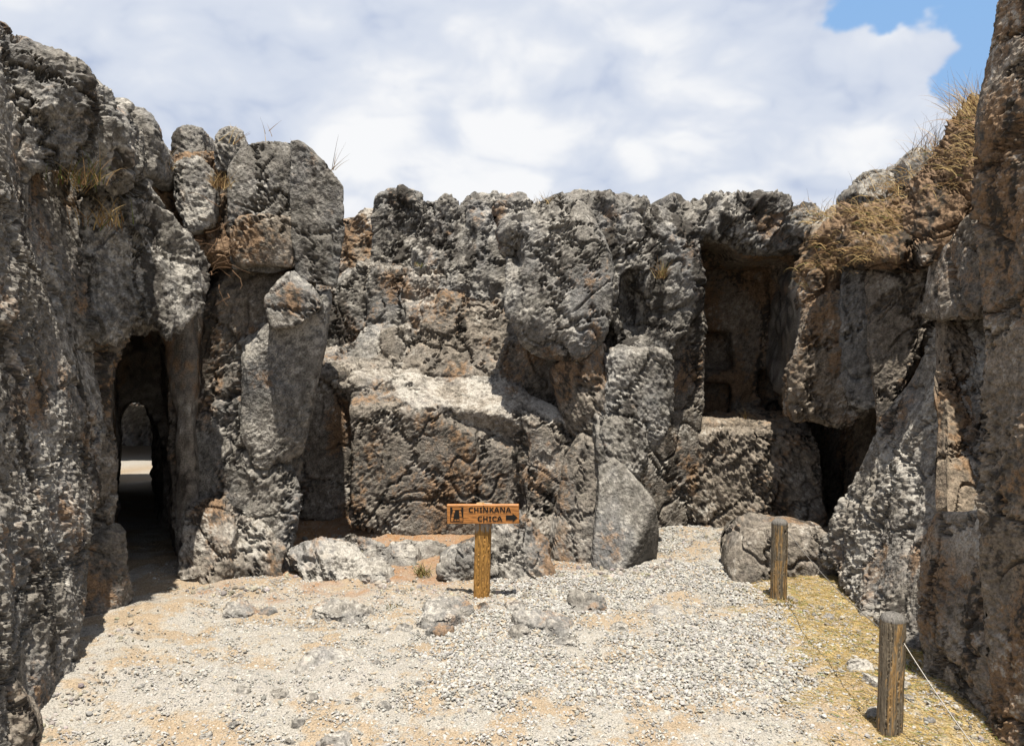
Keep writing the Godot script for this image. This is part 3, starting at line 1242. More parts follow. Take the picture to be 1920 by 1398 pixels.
	block(t, "crag", [832, 742, 866, 706, 944, 718, 990, 748, 960, 760, 850, 756], [900, 740, 6.8, -5, 34], 0.4, {"pale": 0.44, "ochre": 0.34, "tone": 1.2})
	block(t, "overhang", [936, 540, 960, 430, 1010, 370, 1060, 345, 1125, 375, 1156, 545, 1146, 625, 1085, 686, 990, 676, 942, 605], [1050, 600, 6.22, -4, 9], 1.1, {"soft": 0.2, "pale": 0.28, "black": 0.16, "ochre": 0.16, "mid": 0.018, "cell": 0.006, "cuts": 4, "pit": 0.011})
	block(t, "recess", [930, 620, 1150, 600, 1150, 830, 1000, 830, 930, 760], [1050, 700, 6.9, 0, 6], 0.9, {"black": 0.2, "warm": 0.4, "ochre": 0.36})
	block(t, "crag", [936, 380, 972, 360, 1014, 425, 1000, 500, 945, 470], [970, 420, 6.4, -10, 10], 0.7, {"pale": 0.42, "black": 0.12})
	block(t, "crag", [985, 372, 1048, 344, 1140, 338, 1222, 366, 1248, 430, 1240, 540, 1140, 580, 1000, 470], [1120, 440, 6.72, 0, 12], 1.2, top)
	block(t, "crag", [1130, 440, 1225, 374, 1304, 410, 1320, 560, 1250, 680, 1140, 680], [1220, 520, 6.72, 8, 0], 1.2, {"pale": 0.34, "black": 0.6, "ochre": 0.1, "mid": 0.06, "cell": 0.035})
	block(t, "wall_face", [1210, 440, 1306, 415, 1322, 560, 1312, 800, 1310, 1030, 1150, 1030, 1170, 640], [1250, 800, 6.95, 14, 0], 1.3, {"pale": 0.16, "black": 0.34, "ochre": 0.3, "warm": 0.3, "flute": 0.45, "cuts": 1, "tone": 0.85})
	var hollow := {"carve": true, "cuts": 2, "grow": 0.0, "taper": 0.3}
	block(t, "hollow", [1162, 505, 1200, 492, 1228, 560, 1232, 640, 1176, 645, 1152, 585], [1190, 570, 6.55, 0, 0], 0.4, hollow)
	block(t, "hollow", [944, 440, 984, 445, 988, 500, 960, 512], [965, 475, 6.3, 0, 0], 0.35, hollow)
	block(t, "hollow", [950, 688, 1035, 684, 1066, 738, 1000, 748], [1005, 715, 6.45, 0, 0], 0.6, hollow)
	end_bedrock()
	var loose := {"pale": 0.36, "black": 0.16, "ochre": 0.16, "cuts": 10, "round": 18.0, "mid": 0.03}
	block(t, "stone_block", [1140, 660, 1200, 638, 1254, 670, 1260, 760, 1230, 866, 1136, 820], [1200, 740, 6.2, 12, 4], 0.8, loose)
	block(t, "stone_block", [1124, 770, 1214, 800, 1222, 880, 1182, 915, 1124, 865], [1170, 830, 6.1, 12, 8], 0.7, loose)
	block(t, "stone_block", [1034, 700, 1090, 650, 1140, 655, 1142, 750, 1126, 840, 1056, 800], [1090, 740, 6.28, -6, 4], 0.8, {"pale": 0.24, "ochre": 0.4, "warm": 0.4, "cuts": 10})
	var b := thing("split_boulder", on_ground(1150, 1055), "leaning grey boulder split by a vertical crack beside the gravel path", "boulder")
	block(b, "boulder_half", [1052, 870, 1086, 806, 1122, 836, 1114, 1068, 1028, 1065, 1028, 990], [1080, 1040, 5.95, -6, 14], 0.7, {"pale": 0.22, "black": 0.2, "ochre": 0.3, "warm": 0.3, "grow": 0.01})
	block(b, "boulder_half", [1124, 840, 1160, 864, 1228, 940, 1244, 1000, 1246, 1080, 1112, 1080], [1150, 1062, 5.72, -6, 20], 0.75, {"planes": [[1196, 1000, 5.75, 46, -10], [1140, 870, 6.0, -30, 40]], "grow": 0.0, "pale": 0.3, "black": 0.06, "ochre": 0.08, "mid": 0.01, "cell": 0.004, "pit": 0.006, "crack": 0.0, "big": 0.03, "cuts": 0, "back": 0.0, "taper": 0.0})


func alcove() -> void:
	var t := thing("rock_alcove", Vector3(2.4, 0, -7.8), "dark rock-cut alcove under an overhang above the stone bench", "alcove")
	begin_bedrock(t, "bedrock", 0.04, 0.10)
	block(t, "body", [1225, 400, 1660, 400, 1660, 1030, 1225, 1030], [1400, 700, 7.15, 0, 0], 1.8, {"ochre": 0.5, "warm": 0.7, "pale": 0.1, "black": 0.2, "cuts": 0, "taper": 0.0, "crack": 0.0, "big": 0.03})
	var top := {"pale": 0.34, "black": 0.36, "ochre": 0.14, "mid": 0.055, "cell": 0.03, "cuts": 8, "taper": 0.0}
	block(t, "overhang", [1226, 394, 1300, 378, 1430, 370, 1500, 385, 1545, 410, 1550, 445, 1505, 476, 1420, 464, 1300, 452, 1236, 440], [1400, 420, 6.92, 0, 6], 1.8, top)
	for s in [[1262, 378, 24, 7.0], [1345, 380, 28, 6.95], [1418, 385, 36, 6.9], [1462, 392, 26, 6.9], [1505, 410, 32, 6.85]]:
		var x: float = s[0]
		var y: float = s[1]
		var k: float = s[2]
		block(t, "crag", [x - k, y + k * 0.3, x - k * 0.6, y - k * 0.5, x + k * 0.4, y - k * 0.6, x + k, y, x + k * 0.8, y + k * 0.9, x - k * 0.8, y + k * 0.9], [x, y, s[3], rng.randf_range(-15, 15), 12], 0.5, top)
	var cut := {"carve": true, "cuts": 0, "grow": 0.0, "taper": 0.06}
	block(t, "alcove", [1306, 468, 1420, 460, 1540, 468, 1560, 600, 1560, 812, 1302, 812], [1400, 640, 6.6, 0, 0], 1.35, cut)
	block(t, "alcove", [1330, 430, 1400, 440, 1440, 520, 1340, 540], [1380, 490, 6.8, 0, -20], 0.9, cut)
	block(t, "alcove", [1292, 560, 1340, 540, 1350, 700, 1296, 720], [1310, 640, 6.75, 10, 0], 0.8, cut)
	block(t, "niche", [1312, 620, 1392, 612, 1398, 700, 1308, 700], [1350, 650, 7.7, 0, 0], 0.55, cut)
	block(t, "niche", [1440, 690, 1490, 690, 1490, 800, 1436, 800], [1460, 750, 7.7, 0, 0], 0.55, cut)
	block(t, "niche", [1310, 720, 1392, 720, 1388, 800, 1308, 800], [1350, 760, 7.7, 0, 0], 0.45, cut)
	block(t, "doorway", [1545, 780, 1640, 740, 1700, 740, 1700, 1050, 1536, 1050], [1600, 900, 6.4, 0, 0], 2.0, cut)
	end_bedrock()
	var b := thing("rock_bench", Vector3(2.1, 0, -7.2), "flat-topped rough brown rock bench below the dark alcove", "rock bench")
	block(b, "bench_block", [1282, 818, 1420, 812, 1534, 816, 1542, 1000, 1290, 1015], [1400, 985, 6.95, -2, 5], 0.7, {"ochre": 0.4, "warm": 0.5, "pale": 0.24, "black": 0.2, "mid": 0.045, "cell": 0.025, "pit": 0.022, "cuts": 2, "taper": 0.0, "tone": 1.1, "big": 0.04})


func right_wall() -> void:
	var t := thing("rock_wall", Vector3(2.7, 0, -4.6), "steep weathered rock wall with a cut niche behind the wooden bollards", "rock wall")
	begin_bedrock(t, "bedrock", 0.038, 0.10)
	block(t, "slope", [1722, 600, 1790, 470, 1900, 430, 1930, 1500, 1830, 1410, 1740, 1295, 1640, 1205, 1534, 1150, 1530, 1075, 1618, 850], [1640, 1180, 4.6, -86, 17], 1.1, {"back": -90.0, "pale": 0.52, "black": 0.2, "ochre": 0.26, "warm": 0.2, "tone": 1.2, "mid": 0.035, "cell": 0.016, "pit": 0.02, "cuts": 1, "taper": 0.0, "flute": 0.5})
	block(t, "sill", [1738, 970, 1800, 962, 1900, 962, 1920, 1480, 1830, 1410, 1730, 1310], [1830, 1372, 3.46, -84, 7], 0.8, {"back": -90.0, "pale": 0.22, "ochre": 0.42, "warm": 0.5, "taper": 0.0, "cuts": 1, "mid": 0.02, "big": 0.04, "cell": 0.006, "tone": 1.35})
	block(t, "near_face", [1842, 420, 1854, 170, 1884, 0, 1902, -80, 2200, -160, 2250, 1900, 1888, 1440, 1850, 1000], [1848, 700, 3.45, -84, 1], 1.4, {"back": -90.0, "big": 0.05, "flute": 0.5, "pale": 0.2, "black": 0.14, "ochre": 0.4, "warm": 0.6, "cuts": 0, "taper": 0.0, "cell": 0.006, "mid": 0.018, "pit": 0.012, "tone": 1.0})
	block(t, "lintel", [1728, 600, 1750, 480, 1830, 400, 1960, 370, 1960, 594, 1778, 594], [1800, 500, 4.46, -86, 2], 0.9, {"back": -90.0, "pale": 0.3, "ochre": 0.34, "warm": 0.5, "black": 0.24, "mid": 0.04, "cuts": 2, "flute": 0.5})
	block(t, "column", [1584, 470, 1640, 465, 1652, 740, 1624, 772, 1586, 756, 1580, 560], [1620, 620, 5.92, -20, -2], 0.9, {"pale": 0.24, "ochre": 0.02, "black": 0.3, "flute": 0.4, "cuts": 2, "mid": 0.015, "cell": 0.005})
	block(t, "column", [1636, 470, 1750, 470, 1750, 600, 1650, 850, 1636, 720], [1680, 600, 5.72, -35, 4], 1.0, {"pale": 0.2, "ochre": 0.34, "warm": 0.5, "black": 0.24, "flute": 0.45, "mid": 0.025})
	block(t, "hanging_rock", [1528, 590, 1565, 550, 1615, 590, 1634, 785, 1565, 806, 1492, 786, 1490, 715], [1560, 700, 6.1, -8, -4], 0.5, {"ochre": 0.46, "warm": 0.7, "pale": 0.28, "black": 0.12, "mid": 0.035, "pit": 0.02, "tone": 1.1, "cuts": 5})
	block(t, "crag", [1538, 420, 1605, 380, 1635, 440, 1615, 570, 1560, 630, 1522, 580], [1560, 500, 6.35, -5, -2], 0.4, {"ochre": 0.6, "warm": 0.7, "black": 0.34, "mid": 0.06})
	mass(t, "core", Vector3(2.9, -0.3, -6.9), Vector3(4.4, 2.3, -4.4), {"hidden": true, "warm": 0.5})
	var cut := {"carve": true, "cuts": 0, "grow": 0.0, "taper": 0.0, "back": -90.0}
	block(t, "niche", [1778, 590, 2050, 600, 2050, 962, 1778, 962], [1778, 780, 4.3, -86, 17], 0.55, cut)
	end_bedrock()
	block(t, "niche_side", [1777, 588, 1920, 588, 1920, 970, 1777, 970], [1778, 780, 4.36, 0, 29], 0.12, {"grow": 0.0, "cuts": 0, "mid": 0.01, "cell": 0.004, "big": 0.02, "warm": 0.9, "ochre": 0.4, "pale": 0.05, "taper": 0.0})
	begin_bedrock(t, "tunnel", 0.07, 0.1)
	mass(t, "tunnel_roof", Vector3(2.4, 1.1, -9.0), Vector3(4.2, 2.3, -6.6), {"hidden": true, "warm": 0.3})
	mass(t, "tunnel_end", Vector3(1.9, -0.3, -10.4), Vector3(4.8, 2.2, -8.9), {"hidden": true, "warm": 0.5})
	mass(t, "tunnel_side", Vector3(3.3, -0.3, -9.0), Vector3(4.6, 2.2, -5.6), {"hidden": true, "warm": 0.5})
	end_bedrock()
	var earth := {"ochre": 1.0, "pale": 0.0, "black": 0.3, "mid": 0.08, "pit": 0.03, "cell": 0.02, "big": 0.1, "tone": 0.8}
	block(t, "earth_bank", [1526, 404, 1640, 388, 1725, 337, 1760, 450, 1690, 510, 1590, 490], [1640, 440, 5.8, -25, 32], 0.65, earth)
	block(t, "earth_bank", [1690, 352, 1832, 174, 1862, 170, 1862, 360, 1780, 480, 1715, 500], [1780, 320, 4.85, -50, 30], 1.0, earth)
	block(t, "stone_block", [1612, 356, 1654, 306, 1700, 316, 1716, 360, 1640, 395], [1660, 345, 6.2, 0, 12], 0.6, {"pale": 0.28, "black": 0.25})
	block(t, "stone_block", [1700, 300, 1722, 273, 1748, 286, 1750, 340, 1706, 345], [1722, 300, 6.0, 0, 10], 0.5, {"pale": 0.4})
	var l := thing("low_boulder", on_ground(1440, 1080), "low flat-topped brown boulder beside the wooden bollard at the path edge", "boulder")
	block(l, "low_boulder", [1366, 1060, 1396, 1012, 1480, 1004, 1575, 1012, 1585, 1115, 1480, 1115, 1375, 1095], [1420, 1090, 5.45, -6, 10], 0.42, {"ochre": 0.32, "warm": 0.4, "pale": 0.24, "round": 12.0, "taper": 0.05, "rise": 0.1, "cuts": 5})


func ground_rocks() -> void:
	var s := thing("flat_slab", on_ground(620, 1090), "broad pale flat slab of rock lying at the foot of the pillar", "rock slab")
	block(s, "flat_slab", [530, 1045, 560, 1030, 640, 1030, 690, 1090, 680, 1118, 610, 1120, 545, 1085], [610, 1100, 5.4, 0, 55], 0.3, {"pale": 0.5, "black": 0.0, "ochre": 0.25, "mid": 0.03, "back": 0.0, "tone": 1.6})
	var r := thing("rubble_rock", on_ground(980, 1090), "rough pitted rock shelf behind the wooden sign post", "rock")
	block(r, "rubble_rock", [915, 990, 975, 975, 1030, 1030, 1036, 1095, 1000, 1110, 920, 1100], [980, 1095, 5.45, 12, 32], 0.6, {"pale": 0.34, "ochre": 0.34, "mid": 0.06, "cell": 0.026})
	var q := thing("rubble_rock", on_ground(860, 1090), "jagged grey rock jutting from the earth left of the sign post", "rock")
	block(q, "rubble_rock", [815, 1050, 850, 1030, 925, 1035, 930, 1085, 850, 1105], [870, 1095, 5.4, -10, 30], 0.5, {"pale": 0.36, "ochre": 0.2, "mid": 0.05, "cell": 0.026})
	for e in [[690, 1005, 70, 16, "flat bedrock slab half buried in red earth near the outcrop foot"], [800, 1012, 85, 18, "long flat bedrock slab at the outcrop foot beside the sign"], [760, 1045, 50, 14, "small flat slab of bedrock among red earth and tufts"],
			[640, 1150, 60, 12, "worn flat stone set in the tan earth before the pale slab"], [840, 1145, 60, 14, "low ragged bedrock edge in front of the sign post"], [1010, 1172, 70, 13, "low pale bedrock edge on the gravel right of the sign"], [455, 1150, 40, 9, "thin flat stone flush with the gravel before the pillar"], [1100, 1135, 50, 14, "blocky flat bedrock piece between sign and split boulder"], [700, 1075, 36, 16, "rough grey stone beside the green tuft on red earth"]]:
		var x: float = e[0]
		var y: float = e[1]
		var w: float = e[2]
		var k: float = e[3]
		var o := thing("bedrock_slab", on_ground(x, y), e[4], "rock slab", "bedrock slabs in the floor")
		var ring := PackedVector3Array()
		for side in 8:
			var a := TAU * side / 8.0
			var m := on_ground(x + cos(a) * w * rng.randf_range(0.75, 1.1), y + sin(a) * k * rng.randf_range(0.8, 1.2))
			ring.append(m + Vector3(0, 0.025 + (0.03 if y < 1090.0 else 0.0), 0))
		stone(o, "bedrock_slab", ring, Vector3(rng.randf_range(-0.12, 0.12), 1, 0.16).normalized(), Vector3(0, -1, 0), 0.1, {"pale": 0.34, "black": 0.1, "ochre": 0.25, "tone": 1.25, "step": 0.009, "cuts": 8, "mid": 0.03, "cell": 0.02, "taper": -0.3, "crack": 0.02, "big": 0.02})
	var h1 := thing("bedrock_hump", on_ground(610, 1300), "pale smooth bedrock hump breaking through the tan earth", "rock")
	block(h1, "bedrock_hump", [548, 1250, 590, 1228, 645, 1240, 672, 1300, 650, 1340, 600, 1345, 575, 1300], [610, 1290, 3.86, 5, 66], 0.2, {"pale": 0.55, "black": 0.0, "ochre": 0.3, "tone": 1.6, "back": 0.0, "step": 0.008, "crack": 0.015})
	var h2 := thing("bedrock_hump", on_ground(380, 1320), "long low bedrock ridge worn smooth in the floor before the shaded wall", "rock")
	block(h2, "bedrock_hump", [230, 1312, 330, 1290, 430, 1285, 480, 1300, 420, 1335, 300, 1360, 180, 1365], [350, 1325, 3.68, 0, 74], 0.15, {"pale": 0.5, "black": 0.0, "ochre": 0.35, "tone": 1.6, "back": 0.0, "step": 0.008, "crack": 0.01, "big": 0.04})
	var stones := [[715, 1068, 22], [760, 1030, 26], [660, 1040, 16], [640, 1010, 14], [700, 1015, 26], [800, 1010, 34], [965, 1133, 20], [830, 1120, 18], [905, 1132, 14],
		[820, 1145, 45], [825, 1170, 32], [755, 1172, 18], [720, 1175, 14], [680, 1175, 12], [975, 1178, 24], [990, 1168, 18], [1045, 1170, 28], [1105, 1130, 26], [1235, 1135, 22],
		[1060, 1195, 22], [1165, 1170, 20], [585, 1162, 12], [500, 1140, 18], [555, 1180, 8], [455, 1290, 14], [675, 1305, 12], [585, 1305, 14], [720, 1318, 14], [525, 1295, 20], [560, 1350, 14],
		[545, 1385, 12], [440, 1355, 10], [625, 1385, 34], [825, 1363, 10], [790, 1275, 12], [870, 1290, 14], [705, 1240, 10], [1612, 1240, 30], [1640, 1268, 24], [1695, 1280, 18], [1705, 1305, 14],
		[1640, 1330, 16], [1745, 1348, 10], [1555, 1152, 10], [1340, 1345, 8], [385, 1375, 12], [640, 1170, 8], [1180, 1205, 12], [905, 1235, 9], [1000, 1215, 10], [1330, 1200, 8]]
	var mats := {"pale": 0.45, "black": 0.02, "ochre": 0.22, "big": 0.02, "mid": 0.02, "cell": 0.01, "pit": 0.004, "tone": 1.2}
	for e in stones:
		var p := on_ground(e[0], e[1] + e[2] * 0.45)
		var k: float = e[2] / F * -p.z
		var label := "pale angular stone lying loose on the gravel path"
		if e[0] > 1500:
			label = "flat grey stone lying in the straw litter near the bollards"
		elif e[1] < 1090:
			label = "grey stone half sunk in the red earth below the outcrop"
		elif e[1] < 1200 and e[0] > 650 and e[0] < 1120:
			label = "blocky stone in the band of rubble around the sign post"
		elif e[0] < 760:
			label = "dark angular stone on the tan earth around the bedrock humps"
		var o := thing("loose_stone", p, label, "stone", "loose stones on the floor")
		var poly := PackedVector3Array()
		var sides := 6
		var turn := rng.randf() * TAU
		for i in sides:
			var a := turn + TAU * i / sides
			poly.append(p + Vector3(cos(a) * k * rng.randf_range(0.8, 1.1), k * rng.randf_range(0.25, 0.5), sin(a) * k * rng.randf_range(0.75, 1.0)))
		var nn := Vector3(rng.randf_range(-0.25, 0.25), 1, rng.randf_range(-0.1, 0.3)).normalized()
		var look := mats.duplicate()
		look.step = clampf(k * 0.08, 0.004, 0.02)
		look.taper = -0.2
		stone(o, "loose_stone", poly, nn, Vector3(0, -1, 0), k * 0.8, look)


# ---------------------------------------------------------------- sign, bollards, wire
func box_mesh(size: Vector3, bevel: float, color: Color) -> ArrayMesh:      # a box with chamfered edges
	var st := SurfaceTool.new()
	st.begin(Mesh.PRIMITIVE_TRIANGLES)
	st.set_smooth_group(-1)
	st.set_color(color)
	var h := size * 0.5
	var corners := []
	for k in 8:
		var s := Vector3(1 if k & 1 else -1, 1 if k & 2 else -1, 1 if k & 4 else -1)
		corners.append([Vector3(s.x * h.x, s.y * (h.y - bevel), s.z * (h.z - bevel)), Vector3(s.x * (h.x - bevel), s.y * h.y, s.z * (h.z - bevel)), Vector3(s.x * (h.x - bevel), s.y * (h.y - bevel), s.z * h.z)])
	var faces := []
	for ax in 3:
		for side in 2:
			var ring := []
			for k in 8:
				if ((k >> ax) & 1) == side:
					ring.append(corners[k][ax])
			faces.append([ring[0], ring[1], ring[3], ring[2]])
		var b1: int = 1 << ((ax + 1) % 3)
		var b2: int = 1 << ((ax + 2) % 3)
		for k in [0, b1, b2, b1 | b2]:      # the bevel along this axis
			var o: int = k | (1 << ax)
			faces.append([corners[k][(ax + 1) % 3], corners[k][(ax + 2) % 3], corners[o][(ax + 2) % 3], corners[o][(ax + 1) % 3]])
	for k in 8:
		faces.append([corners[k][0], corners[k][1], corners[k][2]])
	for f in faces:
		var mid := Vector3.ZERO
		for p in f:
			mid += p
		for i in range(1, f.size() - 1):
			var a: Vector3 = f[0]
			var b: Vector3 = f[i]
			var c: Vector3 = f[i + 1]
			if (b - a).cross(c - a).dot(mid) > 0.0:
				var t := b
				b = c
				c = t
			st.add_vertex(a)
			st.add_vertex(b)
			st.add_vertex(c)
	st.generate_normals()
	return st.commit()


func plate(outline: Array, z: float, thick: float, color: Color) -> ArrayMesh:      # a flat piece cut to an outline (x, y pairs, clockwise), lying at z
	var st := SurfaceTool.new()
	st.begin(Mesh.PRIMITIVE_TRIANGLES)
	st.set_smooth_group(-1)
	st.set_color(color)
	var p := PackedVector2Array()
	for i in range(0, outline.size(), 2):
		p.append(Vector2(outline[i], outline[i + 1]))
	for i in Geometry2D.triangulate_polygon(p):
		st.add_vertex(Vector3(p[i].x, p[i].y, z + thick))
	for i in p.size():
		var a := p[i]
		var b := p[(i + 1) % p.size()]
		for v in [Vector3(a.x, a.y, z), Vector3(b.x, b.y, z), Vector3(b.x, b.y, z + thick), Vector3(a.x, a.y, z), Vector3(b.x, b.y, z + thick), Vector3(a.x, a.y, z + thick)]:
			st.add_vertex(v)
	st.generate_normals()
	return st.commit()


func sign_post() -> void:
	var base := on_ground(901, 1121)
	var d := -base.z
	var t := thing("wooden_sign", base, "small orange wooden sign with arrow reading CHINKANA CHICA on a yellow post", "sign")
	t.rotation.y = deg_to_rad(-4.0)
	var top := at(905, 944, d).y - base.y
	var post := wooden_post(0.052, top + 0.06 - 0.012, 0.04, true, 5)
	var o := put("post", post, M.wood, t, Vector3(0, -0.06, -0.045))
	o.rotation.z = deg_to_rad(-1.6)
	var w := 0.464
	var h := 0.124
	var mid := Vector3(at(906, 962, d).x - base.x, top - h * 0.5, 0.014)
	var board := put("board", box_mesh(Vector3(w, h, 0.026), 0.003, Color(0.40, 0.165, 0.04)), M.board, t, mid)
	board.rotation.z = deg_to_rad(0.9)
	var u := w / 778.0
	var fx := 0.013
	var place := func(x: float, y: float) -> Vector2: return Vector2((x - 739.0) * u, (361.5 - y) * h / 207.0)
	for e in [["CHINKANA", 588, 285, 1045, 342], ["CHICA", 683, 382, 950, 438]]:
		var tm := TextMesh.new()
		var font := SystemFont.new()
		font.font_names = PackedStringArray(["Droid Sans"])
		font.font_weight = 700
		tm.font = font
		tm.text = e[0]
		tm.font_size = 96
		tm.pixel_size = 0.0005
		tm.depth = 0.002
		var box := tm.get_aabb()
		var a: Vector2 = place.call(e[1], e[4])
		var b: Vector2 = place.call(e[3], e[2])
		var word := put("lettering", tm, M.ink, board)
		word.scale = Vector3((b.x - a.x) / box.size.x, (b.y - a.y) / box.size.y, 1.0)
		word.position = Vector3(a.x - box.position.x * word.scale.x, a.y - box.position.y * word.scale.y, fx + 0.0012)
	var to := func(list: Array) -> Array:
		var out := []
		for i in range(0, list.size(), 2):
			var q: Vector2 = place.call(list[i], list[i + 1])
			out.append(q.x)
			out.append(q.y)
		return out
	put("arrow", plate(to.call([988, 372, 1060, 372, 1060, 350, 1114, 398, 1060, 448, 1060, 424, 988, 424]), fx, 0.002, Color.WHITE), M.ink, board)
	var icon := put("doorway_emblem", plate(to.call([387, 285, 531, 285, 527, 445, 384, 445]), fx, 0.0015, Color.WHITE), M.ink, board)
	for q in [[412, 294, 508, 294, 508, 312, 412, 312], [418, 320, 440, 320, 436, 346, 412, 346], [406, 352, 430, 352, 424, 388, 400, 388], [396, 396, 422, 396, 418, 436, 392, 436],
			[482, 320, 502, 320, 508, 346, 486, 346], [484, 352, 508, 352, 512, 388, 488, 388], [488, 396, 520, 396, 522, 436, 486, 436], [432, 418, 452, 418, 452, 432, 432, 432], [460, 418, 480, 418, 480, 432, 460, 432]]:
		put("emblem_stone", plate(to.call(q), fx + 0.0016, 0.001, Color(0.40, 0.165, 0.04)), M.board, icon)
	for y in [272, 446]:
		var c := CylinderMesh.new()
		c.top_radius = 0.003
		c.bottom_radius = 0.003
		c.height = 0.003
		c.radial_segments = 10
		var q: Vector2 = place.call(747, y)
		var s := put("screw", c, M.ink, board, Vector3(q.x, q.y, fx + 0.001))
		s.rotation.x = PI / 2


# A turned or sawn post with weather cracks, grey and tan wood; square posts have rounded corners.
func wooden_post(radius: float, height: float, dome: float, square: bool, s: int, hole := Vector2(-1, -1)) -> ArrayMesh:
	var around := 96
	var up := 130
	var pos := PackedVector3Array()
	var col := PackedColorArray()
	var nor := PackedVector3Array()
	var idx := PackedInt32Array()
	var rings := []
	for k in up + 1:
		rings.append([height * k / up, 1.0])
	if not square:
		rings.clear()
		for k in up + 1:
			var y := (height - dome) * k / up
			rings.append([y, 1.0 if k != up - 1 else 0.985])
		for k in range(1, 13):
			var a := PI * 0.5 * k / 12.0
			rings.append([height - dome + dome * sin(a), pow(maxf(cos(a), 0.0), 0.75)])
	else:
		rings.append([height + 0.001, 0.6])
		rings.append([height + 0.001, 0.0])
	for e in rings:
		for k in around + 1:
			var a := TAU * k / around
			var r: float = radius * e[1]
			if square:
				r *= 1.0 / pow(pow(absf(cos(a)), 5.0) + pow(absf(sin(a)), 5.0), 0.2)
			var x := cos(a)
			var z := sin(a)
			var crack := n_crack.get_noise_3d(x * 1.3 + s * 3.1, e[0] * 0.35, z * 1.3)
			var g := n_grain.get_noise_3d(x * 0.7 + s, e[0] * 0.5, z * 0.7)
			r -= 0.008 * (1.0 - smoothstep(0.0, 0.05, crack + 1.0)) * e[1]
			r += 0.0018 * g + 0.002 * n_patch.get_noise_3d(x, e[0] * 2.0, z + s)
			if hole.x > -1.0:
				var off := Vector2(angle_difference(a, hole.x) * radius, e[0] - hole.y)
				r -= 0.03 * (1.0 - smoothstep(0.006, 0.009, off.length()))
			pos.append(Vector3(x * r, e[0], z * r))
			var b := n_patch.get_noise_3d(x * 0.8 + s * 5.0, e[0] * 1.6, z * 0.8)
			var c: Color
			if square:
				c = Color(0.42, 0.225, 0.05).lerp(Color(0.32, 0.16, 0.04), clampf(0.5 + g, 0.0, 1.0))
				c = c.lerp(Color(0.30, 0.26, 0.22), smoothstep(0.02, 0.12, b + g * 0.5 + 0.8 * (smoothstep(height - 0.2, height - 0.15, e[0]) - 0.75)))
			else:
				c = Color(0.19, 0.155, 0.11).lerp(Color(0.11, 0.09, 0.065), clampf(0.5 + g * 1.3, 0.0, 1.0))
				c = c.lerp(Color(0.31, 0.195, 0.08), smoothstep(0.08, 0.25, b + g * 0.6 + (0.25 if s == 2 and e[0] < height * 0.55 else -0.1)))
				if e[0] > height - dome:
					c = Color(0.15, 0.14, 0.13).lerp(Color(0.09, 0.085, 0.08), clampf(0.5 + g * 1.5, 0.0, 1.0))
			col.append(c)
	var n := around + 1
	for v in rings.size():
		for k in n:
			var du := pos[v * n + (k + 1) % around] - pos[v * n + (k - 1 + around) % around]
			var dv := pos[mini(v + 1, rings.size() - 1) * n + k] - pos[maxi(v - 1, 0) * n + k]
			var c := dv.cross(du)
			nor.append(c.normalized() if c.length() > 1e-9 else Vector3.UP)
	for v in rings.size() - 1:
		for k in around:
			var a := v * n + k
			idx.append_array([a, a + 1, a + n, a + 1, a + n + 1, a + n])
	var arrays := []
	arrays.resize(Mesh.ARRAY_MAX)
	arrays[Mesh.ARRAY_VERTEX] = pos
	arrays[Mesh.ARRAY_NORMAL] = nor
	arrays[Mesh.ARRAY_COLOR] = col
	arrays[Mesh.ARRAY_INDEX] = idx
	var m := ArrayMesh.new()
	m.add_surface_from_arrays(Mesh.PRIMITIVE_TRIANGLES, arrays)
	return m


func tube(points: PackedVector3Array, radius: float, tip := -1.0) -> ArrayMesh:
	var st := SurfaceTool.new()
	st.begin(Mesh.PRIMITIVE_TRIANGLES)
	st.set_smooth_group(0)
	st.set_color(Color.WHITE)
	var sides := 6
	var rings := []
	for i in points.size():
		var dir := (points[mini(i + 1, points.size() - 1)] - points[maxi(i - 1, 0)]).normalized()
		var side := dir.cross(Vector3.UP if absf(dir.y) < 0.9 else Vector3.RIGHT).normalized()
		var other := dir.cross(side)
		var r := radius if tip < 0.0 else lerpf(radius, tip, float(i) / (points.size() - 1))
		var ring := []
		for k in sides:
			var a := TAU * k / sides
			ring.append(points[i] + (side * cos(a) + other * sin(a)) * r)
		rings.append(ring)
	for i in points.size() - 1:
		for k in sides:
			var k2 := (k + 1) % sides
			for v in [rings[i][k], rings[i][k2], rings[i + 1][k], rings[i][k2], rings[i + 1][k2], rings[i + 1][k]]:
				st.add_vertex(v)
	st.generate_normals()
	return st.commit()


